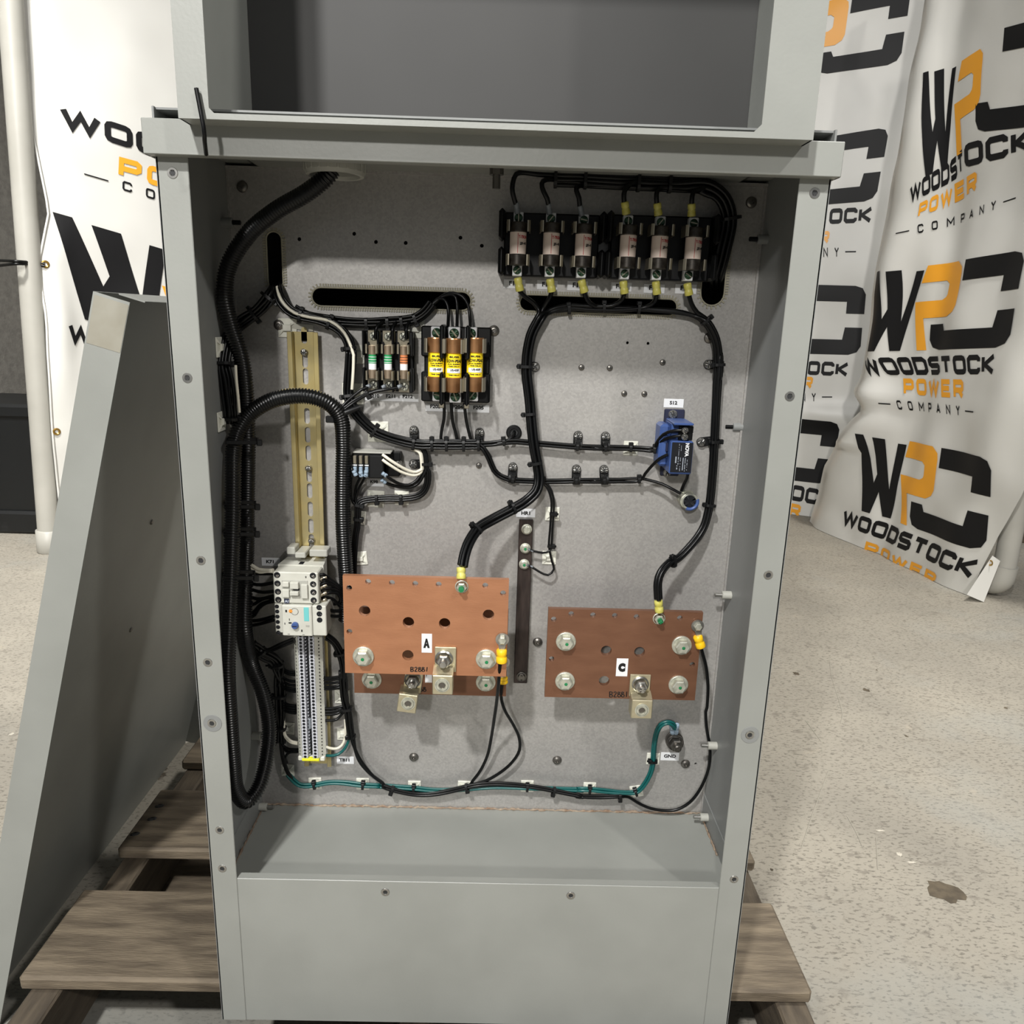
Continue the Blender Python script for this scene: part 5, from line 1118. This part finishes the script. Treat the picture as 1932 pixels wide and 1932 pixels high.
# ---- harness to the small and the large fuse tops
fh = harness('black wires running from the left harness past the small fuses into the middle slot', A2(1300, 1265))
hp = [A2(600, 1180, 10), A2(700, 1225, 9), A2(850, 1258, 8), A2(1000, 1275, 8), A2(1150, 1275, 8), A2(1300, 1272, 9), A2(1420, 1262, 10), A2(1500, 1240, 10), A2(1565, 1190, 10), A2(1610, 1135, 10)]
path = bundle(fh, hp, 6, .0018, rows=2, jit=.0006)
for q in (A2(1128, 1270), A2(1283, 1270), A2(1378, 1265), A2(1480, 1245)): tie(fh, path, *q, .0066, .0044, -1, .0)
for a in (((1600, 1150, 12), (1640, 1100, 12), (1690, 1100, 14), (1718, 1150, 16), (1724, 1220, 18), (1720, 1300, 26)), ((1610, 1135, 12), (1680, 1080, 12), (1740, 1065, 14), (1778, 1090, 16), (1788, 1180, 18), (1786, 1300, 26)), ((1615, 1125, 10), (1700, 1065, 12), (1760, 1055, 14), (1825, 1080, 16), (1865, 1140, 17), (1878, 1210, 18), (1884, 1300, 24))):
    wire(fh, WP([A2(*q) for q in a]), .0019)
for a in (((1255, 1265, 12), (1215, 1285, 17), (1195, 1320, 20), (1190, 1385, 18)), ((1350, 1262, 12), (1325, 1290, 17), (1315, 1330, 20), (1308, 1390, 18)), ((1450, 1255, 12), (1425, 1290, 17), (1415, 1330, 20), (1420, 1390, 18))):
    wire(fh, WP([A2(*q) for q in a]), .0020)
# ---- small fuse bottoms to the conduit mouth
sf = harness('three black wires from the feet of the small fuses to the conduit mouth', B2(1300, 700))
for a in (((1420, 630, 20), (1370, 650, 24), (1300, 700, 26), (1220, 770, 28), (1170, 830, 32)), ((1560, 640, 18), (1490, 662, 24), (1410, 690, 25), (1300, 745, 26), (1200, 820, 30)), ((1690, 635, 20), (1600, 650, 25), (1480, 672, 26), (1400, 705, 27), (1280, 780, 27), (1190, 850, 32))):
    wire(sf, WP([B2(*q) for q in a]), .0018)
sp_ = WP([B2(1420, 690, 26), B2(1300, 750, 26), B2(1200, 830, 28)]); tie(sf, sp_, *B2(1415, 690), .004, .0034, 1, 0)
for a in ((1405, 632), (1545, 635), (1690, 632)): crimp(sf, B2(*a), B2(a[0]+38, a[1]-18), 20, 18, .0024, 'crimp_clear')
tp_ = WP([B2(1090, 920, 40), B2(1200, 870, 42), B2(1340, 815, 32)])
MB().tube(tp_, .0032, 8).build('zip_tie', 'black_plastic', sf)
MB().cbox(tp_[0].x-.006, tp_[0].x+.004, tp_[0].y-.005, tp_[0].y+.004, tp_[0].z-.004, tp_[0].z+.004, .001).build('tie_head', 'black_plastic', sf)
# ---- top harness
th = harness('six black wires along the top into the right slot, feeding the upper fuse tops', A3(1100, 225))
mainp = [(1690, 930, -14), (1692, 870, 4), (1720, 760, 12), (1750, 640, 16), (1775, 520, 18), (1772, 430, 20), (1740, 345, 22), (1680, 285, 24), (1590, 252, 24)]
offx = offs(6, .0028, 2)
vs_ = [([(1400, 240, 24), (1100, 228, 24), (800, 212, 24), (600, 205, 24), (480, 198, 26), (395, 186, 30), (340, 196, 34), (312, 240, 36), (312, 300, 36), (333, 375, 32)], 0),
       ([(1400, 246, 24), (1100, 234, 24), (800, 216, 24), (640, 212, 24), (540, 210, 28), (508, 240, 33), (520, 290, 35), (545, 340, 34), (552, 380, 32)], 1),
       ([(1400, 250, 24), (1100, 238, 24), (900, 225, 24), (800, 222, 26), (745, 238, 30), (742, 285, 34), (760, 335, 34), (765, 390, 32)], 2),
       ([(1400, 254, 24), (1250, 250, 24), (1130, 246, 26), (1080, 268, 32), (1063, 310, 34), (1066, 370, 32)], 3),
       ([(1480, 262, 24), (1380, 258, 26), (1305, 270, 30), (1283, 310, 34), (1286, 375, 32)], 4),
       ([(1590, 268, 26), (1545, 285, 30), (1525, 320, 34), (1520, 380, 32)], 5)]
path = WP([A3(*q) for q in mainp+vs_[0][0][:4]])
for pts_, k in vs_: wire(th, shifted(WP([A3(*q) for q in mainp]), offx[k][0], offx[k][1])+shifted(WP([A3(*q) for q in pts_[:-3]]), offx[k][0]*.6, offx[k][1]*.6)+WP([A3(*q) for q in pts_[-3:]]), .0027)
for k in range(3): wire(th, shifted(path, (k-1)*.006, -.001), .0026)
for q in ((555, 205), (797, 212), (1150, 232), (1370, 240)): tie(th, path, *A3(*q), .0105, .0075, -1, 0)
tie(th, path, *A3(1775, 480), .0115, .0080, 1, .003)
for k, (a, b) in enumerate((((336, 365), (345, 440)), ((552, 370), (562, 445)), ((765, 385), (780, 455)))): crimp(th, A3(*a), A3(*b), 32, 29, .0030, 'crimp_clear')
for a, b in (((1068, 360), (1080, 445)), ((1287, 368), (1296, 452)), ((1520, 372), (1520, 458))): crimp(th, A3(*a), A3(*b), 32, 29, .0044, 'crimp_yellow')
# ---- left and right trunks from the fuse feet to the plates
ltr = [A3(500, 1125, 14), A3(462, 1190, 14), A3(430, 1260, 14), A3(408, 1360, 14), (992, 680, 14), B3(1118, 600, 14), B3(1135, 750, 14), B3(1150, 880, 14), B3(1158, 1000, 15), B3(1175, 1180, 17), B3(1195, 1320, 18), B3(1218, 1440, 18), B3(1232, 1560, 19), B3(1208, 1665, 22), B3(1118, 1755, 26), B3(1000, 1824, 34), (928, 978, 48), (902, 994, 62), (884, 1020, 78), (875, 1045, 90), (871, 1066, 99)]
lt = harness('four black wires from the upper fuse feet down the middle to copper plate A', (992, 700))
starts = {0: [(358, 960, 26), (395, 1000, 20), (450, 1040, 14), (485, 1085, 12)], 1: [(575, 965, 26), (562, 1005, 18), (530, 1060, 12), (510, 1100, 12)], 2: [(1066, 980, 26), (1050, 1020, 16), (985, 1062, 12), (850, 1066, 10), (700, 1060, 10), (600, 1078, 12), (540, 1105, 13)], 3: [(1284, 985, 26), (1272, 1030, 16), (1210, 1072, 10), (1050, 1092, 10), (850, 1090, 10), (700, 1078, 10), (610, 1092, 12), (550, 1115, 13)]}
o4 = offs(4, .0026, 2); lpath = WP(ltr)
for k in range(4): wire(lt, WP([A3(*q) for q in starts[k]])+shifted(lpath, *o4[k]), .0026)
for q, s_ in (((993, 691), -1), (B3(1150, 985), -1), (B3(1205, 1415), -1), (B3(1000, 1845), -1), ((898, 995), -1)): tie(lt, lpath, *q, .0078, .0062, s_, .003)
crimp(lt, (870, 1070), (870, 1092), 99, 103, .0052, 'crimp_yellow')
rtr = [A3(1612, 1165, 14), A3(1660, 1235, 14), A3(1690, 1320, 14), A3(1700, 1450, 14), A3(1698, 1560, 14), B4(1300, 300, 14), B4(1292, 480, 14), B4(1280, 700, 14), B4(1266, 1000, 14), B4(1252, 1250, 14), B4(1230, 1500, 14), B4(1200, 1660, 16), B4(1160, 1760, 18), B4(1090, 1860, 24), (1280, 1053, 32), (1262, 1062, 40), (1247, 1080, 48), (1241, 1100, 52), (1242, 1130, 54)]
rt = harness('black wires from the upper fuse feet down the right side to copper plate C', (1352, 720))
rs_ = {0: [(796, 970, 26), (812, 1015, 18), (860, 1062, 11), (980, 1080, 9), (1200, 1088, 9), (1400, 1105, 11), (1530, 1128, 12)], 1: [(1502, 985, 26), (1520, 1050, 18), (1560, 1110, 14)], 2: [(600, 1098, 11), (800, 1078, 9), (1000, 1076, 9), (1200, 1084, 9), (1420, 1100, 11), (1540, 1132, 12)]}
o3 = offs(3, .0027, 2); rpath = WP(rtr)
for k in range(3): wire(rt, WP([A3(*q) for q in rs_[k]])+shifted(rpath, *o3[k]), .0027)
for q, s_ in ((A3(1605, 1150), 1), (B4(1230, 1545), -1), ((1268, 1058), -1), ((1347, 832), 1), ((1356, 687), 1)): tie(rt, rpath, *q, .0070, .0058, s_, .003)
for q, s_ in ((A3(690, 1065), 1), (A3(935, 1075), 1), (A3(1170, 1085), 1)): tie(rt, WP([A3(*q) for q in rs_[2]]), *q, .0056, .0044, 1, .003)
crimp(rt, (1242, 1132), (1244, 1154), 54, 53, .0052, 'crimp_yellow')
for k, (a, b) in enumerate((((345, 872), (362, 962)), ((563, 880), (578, 968)), ((775, 888), (798, 972)), ((1058, 895), (1068, 980)), ((1278, 898), (1287, 985)), ((1490, 910), (1503, 990)))):
    crimp(lt if k in (0, 1, 3, 4) else rt, A3(*a), A3(*b), 28, 26, .0046, 'crimp_yellow')
# ---- contactor wires, left and right
cl = harness('black and white wires from the conduit to the left side of the contactor', C2(600, 650))
for a, m_ in ((((440, 400, 40), (500, 440, 46), (570, 480, 50), (680, 490, 52), (745, 488, 54)), 'wire_white'), (((440, 430, 40), (500, 480, 46), (580, 512, 50), (680, 512, 52), (745, 505, 54)), 'wire_white'),
              (((440, 500, 38), (500, 525, 44), (600, 530, 50), (740, 528, 54)), 0), (((440, 620, 38), (500, 655, 42), (600, 665, 48), (740, 640, 56)), 0), (((440, 700, 38), (520, 735, 42), (620, 755, 48), (740, 745, 56)), 0),
              (((440, 780, 38), (500, 825, 42), (600, 835, 46), (740, 800, 54)), 0), (((460, 860, 36), (500, 905, 38), (560, 870, 40), (640, 830, 44), (740, 815, 50)), 0), (((470, 1060, 30), (520, 1030, 32), (570, 950, 38), (650, 890, 44), (740, 870, 50)), 0),
              (((420, 1105, 34), (540, 1100, 40), (640, 1080, 50), (745, 1050, 58)), 0), (((420, 1165, 34), (540, 1150, 40), (640, 1125, 50), (745, 1095, 58)), 0), (((470, 1020, 30), (520, 985, 36), (600, 900, 42), (745, 850, 52)), 0)):
    wire(cl, WP([C2(*q) for q in a]), .0022, m_ or 'wire_black')
cr = harness('black wires from the right side of the contactor to the bundle behind plate A', C2(1500, 700))
for a in (((1290, 560, 56), (1350, 540, 54), (1450, 610, 46), (1540, 680, 36), (1640, 760, 26)), ((1290, 620, 56), (1360, 590, 54), (1460, 640, 46), (1560, 720, 34), (1640, 790, 26)), ((1290, 680, 56), (1380, 640, 52), (1480, 680, 44), (1570, 750, 32), (1640, 830, 26)),
          ((1290, 740, 54), (1380, 710, 50), (1480, 720, 44), (1570, 770, 32), (1630, 850, 26)), ((1300, 800, 52), (1380, 770, 50), (1500, 760, 42), (1560, 820, 32), (1540, 890, 28), (1430, 895, 30), (1350, 870, 40)), ((1390, 960, 50), (1480, 985, 40), (1600, 975, 26)), ((1390, 1030, 50), (1480, 1050, 40), (1600, 1045, 26)),
          ((1290, 830, 54), (1400, 820, 46), (1480, 850, 36), (1560, 930, 26))):
    wire(cr, WP([C2(*q) for q in a]), .0022)
for y in (590, 690, 780, 860): crimp(cr, C2(1310, y+15), C2(1390, y-20), 56, 52, .0022, 'clip_metal')
# ---- terminal strip wires
tl = harness('black wires with a white one looping into the left side of the terminal strip', C3(700, 300))
big = [C2(480, 1385, 38), C2(540, 1430, 34), C2(620, 1490, 28), C2(720, 1540, 24), C2(790, 1600, 20), C2(815, 1700, 16), C2(825, 1850, 14), C3(672, 60, 14), C3(685, 200, 14), C3(690, 350, 14), C3(690, 500, 14), C3(690, 650, 13), C3(694, 800, 12)]
path = bundle(tl, big, 7, .0021, rows=3, jit=.0012)
for q in (C2(600, 1475), C2(800, 1630), C3(690, 320), C3(690, 660)): tie(tl, path, *q, .009, .007, -1, .006)
for a, m_ in ((((480, 1370, 36), (560, 1440, 34), (680, 1455, 32), (800, 1400, 34), (990, 1320, 34)), 0), (((500, 1400, 36), (580, 1470, 34), (700, 1470, 32), (830, 1420, 34), (1000, 1350, 34)), 0)):
    wire(tl, WP([C2(*q) for q in a]), .0022)
for y in (60, 82, 150, 190, 225, 250, 395, 420, 445, 470): wire(tl, WP([C3(700, y-30, 16), C3(730, y+10, 18), C3(785, y+36, 22), C3(850, y+42, 24)]), .0019)
for k in range(2): wire(tl, WP([C3(716+k*10, 470, 17), C3(720+k*8, 620, 17), C3(728+k*8, 720, 17), C3(765+k*6, 785-k*14, 19), C3(815, 815-k*14, 22), C3(870, 822-k*14, 24)]), .0017, 'wire_white')
for a in (((694, 780, 12), (720, 840, 14), (780, 876, 18), (868, 880, 24)), ((690, 760, 12), (715, 860, 12), (760, 900, 16), (800, 905, 20), (868, 900, 24)), ((760, 1020, 12), (745, 960, 12), (780, 912, 18), (868, 905, 24))): wire(tl, WP([C3(*q) for q in a]), .0018)
tr2 = harness('black wires right of the terminal strip dropping to the copper plates along the bottom', C3(1380, 500))
rb = [C2(1400, 1280, 26), C2(1490, 1350, 24), C2(1550, 1460, 20), C2(1590, 1620, 16), C2(1605, 1800, 14), C3(1325, 60, 14), C3(1335, 220, 14), C3(1350, 360, 14), C3(1372, 480, 15), C3(1390, 620, 14), C3(1415, 740, 13)]
b1 = [C3(1470, 900, 13), C3(1540, 1020, 12), C3(1640, 1140, 12), C3(1740, 1215, 12), C6(350, 685, 13), C6(420, 708, 13), C6(500, 730, 13), C6(620, 748, 12), C6(750, 745, 12), C6(880, 722, 12), C6(1010, 690, 13)]
path = bundle(tr2, rb, 6, .0019, rows=3, jit=.001)
tie(tr2, path, *C3(1368, 450), .008, .007, -1, .008); tie(tr2, path, *C3(1395, 740), .006, .005, -1, .004); tie(tr2, path, *C2(1560, 1490), .008, .006, 1)
b2 = [C3(1440, 900, 13), C3(1490, 1020, 12), C3(1590, 1130, 12), C3(1720, 1225, 12)]
for k, (dx, dh) in enumerate(offs(4, .0017, 2)):
    st = WP(rb[-3:])+WP((b2 if k % 2 else b1[:4])+b1[4:])
    q = shifted(st, dx, dh)
    if k == 0: q += WP([C6(1060, 640, 13), C6(1120, 560, 14), C6(1175, 440, 18), C6(1205, 300, 28), C6(1230, 140, 50), C4(1528, 1350, 62), C4(1545, 1200, 84), C4(1556, 1060, 98), C4(1562, 965, 103)])
    elif k == 1: q += WP([C6(1150, 648, 13), C6(1280, 575, 14), C6(1375, 490, 15), C6(1428, 400, 16), C6(1425, 300, 20), C6(1380, 200, 28), C6(1315, 90, 40), C4(1575, 1300, 46), C4(1575, 1200, 52), C4(1588, 1130, 53)])
    else: q += shifted(WP([C6(1100, 672, 13), C6(1220, 664, 12), C6(1350, 668, 12), C6(1480, 680, 12), C6(1600, 698, 13), C6(1700, 718, 13), C6(1820, 742, 13), C6(1932, 765, 12), C7(120, 795, 12), C7(300, 802, 12), C7(480, 795, 13)]), dx, dh)
    if k == 2: q += WP([C7(550, 806, 12), C7(640, 860, 12), C7(740, 902, 13), C7(860, 920, 14), C7(960, 908, 15), C7(1060, 850, 16), C7(1140, 750, 17), C7(1200, 620, 18), C7(1226, 500, 18), C7(1224, 380, 20), C7(1200, 240, 22), C7(1192, 100, 26), C5(1642, 1250, 28), C5(1650, 1080, 36), C5(1635, 920, 44), C5(1605, 800, 50), C5(1592, 745, 53)], 18, .006)
    wire(tr2, q, .0021 if k < 3 else .0017)
path = WP(b1+[C6(1220, 664, 12), C6(1480, 680, 12), C6(1700, 718, 13), C6(1932, 765, 12), C7(300, 802, 12), C7(480, 795, 13)])
for q in (C6(420, 705), C6(1015, 690), C6(1705, 718), C7(490, 795)): tie(tr2, path, *q, .0056, .0052, -1, .002)
crimp(tr2, C4(1577, 845), C4(1577, 962), 103, 103, .0062, 'crimp_bright'); crimp(tr2, C4(1590, 1098), C4(1590, 1150), 53, 53, .0058, 'crimp_bright'); crimp(tr2, C5(1562, 655), C5(1592, 750), 53, 53, .0058, 'crimp_bright')
for y, y2 in ((150, 142), (172, 166), (205, 190), (240, 205), (262, 235), (460, 440), (490, 468), (520, 485), (580, 500)): wire(tr2, WP([C3(1120, y+5, 24), C3(1200, y+6, 21), C3(1265, y-4, 18), C3(1335, y2, 16)]), .0019)
wire(tr2, WP([C3(1130, 842, 24), C3(1190, 866, 21), C3(1260, 872, 18), C3(1315, 838, 16), C3(1345, 770, 15), C3(1352, 660, 15), C3(1350, 580, 15)]), .0019, 'wire_white')
# ---- green ground wires
gw = harness('three green ground wires along the bottom from the terminal strip to the ground bolt', C6(190, 675))
for k in range(3): wire(tl, WP([C3(690+k*7, 780, 12), C3(698+k*7, 880, 13), C3(714+k*8, 980, 14), C3(742+k*8, 1075, 15), C3(775+k*7, 1140, 15), C3(800+k*6, 1172, 14)]), .0019)
g = [C3(765, 1125, 12), C3(800, 1165, 13), C3(870, 1225, 12), C3(940, 1246, 12), C3(1040, 1238, 12), C3(1200, 1212, 11), C3(1350, 1216, 11), C3(1530, 1240, 12), C3(1700, 1246, 11), C6(300, 682, 10), C6(420, 690, 9), C6(590, 702, 9), C6(720, 714, 9), C6(850, 716, 9), C6(1000, 704, 9), C6(1200, 690, 10), C6(1380, 690, 11), C6(1490, 694, 12), C6(1700, 708, 11), C6(1932, 712, 11), C7(120, 742, 11), C7(230, 744, 12), C7(360, 756, 12), C7(490, 768, 13), C7(590, 768, 13), C7(645, 745, 13), C7(700, 680, 13), C7(738, 600, 13), C7(757, 520, 13), C7(762, 440, 14), C7(768, 350, 16), C7(785, 270, 18), C7(820, 212, 20), C7(870, 188, 21), C7(915, 200, 20), C7(935, 235, 16)]
path = bundle(gw, g, 3, .0018, 'wire_green', rows=2, jit=.0005)
crimp(gw, C7(910, 215), C7(918, 275), 16, 8, .0034, 'crimp_blue'); crimp(gw, C7(955, 205), C7(945, 275), 16, 8, .0034, 'crimp_blue')
wire(gw, WP([C3(1135, 938, 24), C3(1200, 944, 20), C3(1280, 928, 16), C3(1345, 870, 14), C3(1382, 790, 13), C3(1388, 720, 13)]), .0019, 'wire_green')
for q in (C3(1047, 1238), C3(1528, 1240), C6(597, 702), C6(1490, 694), C7(230, 744), C7(605, 766), C7(757, 505)): tie(gw, path, *q, .0050, .0042, 1, .004)
# ================================================================ clamps and adhesive mounts
def clamp(scrp, strapp, label, h=9, horiz=False):
    p, q = P(*scrp, 3), P(*strapp, 3)
    o = thing('cable_clamp', label, 'clamp', P(*scrp, 0), 'black cable clamps screwed to the back panel')
    d = (q-p); L = d.length; dn = d.normalized(); sd = dn.cross(Vector((0, 1, 0))).normalized(); w = .0052
    mb = MB(); y = DEEP-.0032; ring = []
    for t in range(9):
        a = math.pi/2+math.pi*t/8; ring.append((p.x+dn.x*.0055*math.cos(a)+sd.x*.0055*math.sin(a), p.z+dn.z*.0055*math.cos(a)+sd.z*.0055*math.sin(a)))
    ring += [(q.x-sd.x*w+dn.x*.002, q.z-sd.z*w+dn.z*.002), (q.x+sd.x*w+dn.x*.002, q.z+sd.z*w+dn.z*.002)]
    mb.plate(ring, [], lambda u, v, dd: (u, y+dd, v), .003); mb.build('strap', 'black_plastic', o)
    c_ = q; M = fr(c_+Vector((0, -h/1000+.004, 0)), sd); MB().lathe([(.0068, -.0042), (.0068, .0042), (.0050, .0042), (.0050, -.0042), (.0068, -.0042)], M, 16).build('loop', 'black_plastic', o)
    scr(o, P(*scrp, 3.6), .0050, 'steel', 'cross', random.uniform(0, 1.5), h=.0026)
clamp(B3(100, 1120), B3(105, 1210), 'black cable clamp on the upper wire run, left of the yellow fuse wires')
clamp(B3(700, 1140), B3(692, 1225), 'black cable clamp on the upper wire run, right of the yellow fuse wires')
clamp(B3(1598, 1168), B3(1592, 1245), 'black cable clamp on the upper wire run, left of the pair near the blue switch')
clamp(B3(1848, 1175), B3(1845, 1258), 'black cable clamp on the upper wire run, right of the pair near the blue switch')
clamp(B3(1003, 1455), B3(995, 1545), 'black cable clamp on the lower wire run, left of the middle trunk')
clamp(B3(1583, 1475), B3(1578, 1560), 'black cable clamp on the lower wire run, left of the pair right of the trunk')
clamp(B3(1834, 1478), B3(1834, 1560), 'black cable clamp on the lower wire run, right of the pair right of the trunk')
clamp(B3(95, 1428), B3(195, 1425), 'black cable clamp lying sideways beside the black relay')
clamp(B3(1205, 540), B3(1130, 540), 'black cable clamp on the middle trunk below the right long slot')
clamp(B4(1215, 385), B4(1285, 385), 'upper black cable clamp on the right trunk, above the blue switch')
clamp(B4(1155, 1028), B4(1250, 1015), 'lower black cable clamp on the right trunk, beside the blue switch')
def mount(q, label, rot=0., s=.0088, side=None):
    if side is None:
        p = P(*q, 0); M = Matrix.Translation(p) @ Matrix.Rotation(rot, 4, 'Y')
    else:
        p = at(*q, x=.002); M = Matrix.Translation(p) @ Matrix.Rotation(-math.pi/2, 4, 'Z') @ Matrix.Rotation(math.pi, 4, 'Z')
    o = thing('cable_mount', label, 'cable mount', p, 'white adhesive cable mounts')
    MB().cbox(-s, s, -.0018, 0, -s, s, .0006, M).build('base', 'nylon', o)
    for sx in (-1, 1):
        for sz in (-1, 1):
            MB().add([M @ Vector(v) for v in ((sx*s*.9, -.0018, sz*s*.9), (sx*s*.9, -.0018, sz*s*.55), (sx*s*.25, -.0018, sz*s*.2), (sx*s*.3, -.0045, sz*s*.2))], [(0, 1, 2), (0, 2, 3), (1, 3, 2), (0, 3, 1)]).build('rib', 'nylon', o)
    MB().cbox(-s*.45, s*.45, -.0052, -.0015, -s*.35, s*.35, .0008, M).build('bridge', 'nylon', o)
    return o
for q, l, *a in ((B2(1515, 1035), 'large white cable mount under the centre bundle, below the small fuses', 0, .0125), (B2(690+0, 90), 'white cable mount behind the bundle at the top of the yellow rail', 0, .011), (B2(1340, 330), 'white cable mount on the centre bundle left of the small fuses', 0, .011), (B2(1285, 690), 'white cable mount on the centre bundle at the foot of the small fuses', 0, .0125),
                 (D2(845, 150), 'white cable mount between the small and the yellow fuse blocks', 0, .011),
                 (B4(570, 1078), 'white cable mount left of the blue switch'), (D4(740, 1190), 'white cable mount under the K98 label', .06, .0105), (D4(1270, 1170), 'white cable mount right of the one under the K98 label', .0, .009), (D4(395, 1570), 'white cable mount right of the conduit, below the black relay', .08),
                 (B3(1362, 1880), 'white cable mount right of the HR1 label', .0), ((1036, 1052), 'white cable mount right of the dark bus bar screws', .0), ((680, 1053), 'white cable mount just above the upper left corner of plate A', -.1),
                 (C3(768, 1086), 'white cable mount at the lower left, below the terminal strip wires', .0), (C3(1047, 1220), 'white cable mount on the green wires, first from the left', -.04), (C3(1528, 1224), 'white cable mount on the green wires, second from the left', .0), (C6(597, 685), 'white cable mount on the green wires, third from the left', .0), (C6(990, 686), 'white cable mount on the bottom run where the plate A wires join', .03), (C6(1490, 682), 'white cable mount on the bottom run right of the plate A wires', .0),
                 (C7(230, 730), 'white cable mount on the green wires below plate C', .0), (C7(618, 755), 'tilted white cable mount where the green wires turn up', -.2), (C7(755, 487), 'white cable mount left of the GND label', .02), (C3(770, 660), 'white cable mount left of the terminal strip foot', .1), (C3(1335, 720), 'white cable mount right of the terminal strip foot', .0), (C3(1320, 340), 'white cable mount behind the wires right of the terminal strip', .0, .010)):
    mount(q, l, *a)
mount((413, 655), 'upper white cable mount on the left side wall', side=1, s=.011)
mount((416, 795), 'lower white cable mount on the left side wall', side=1, s=.011)
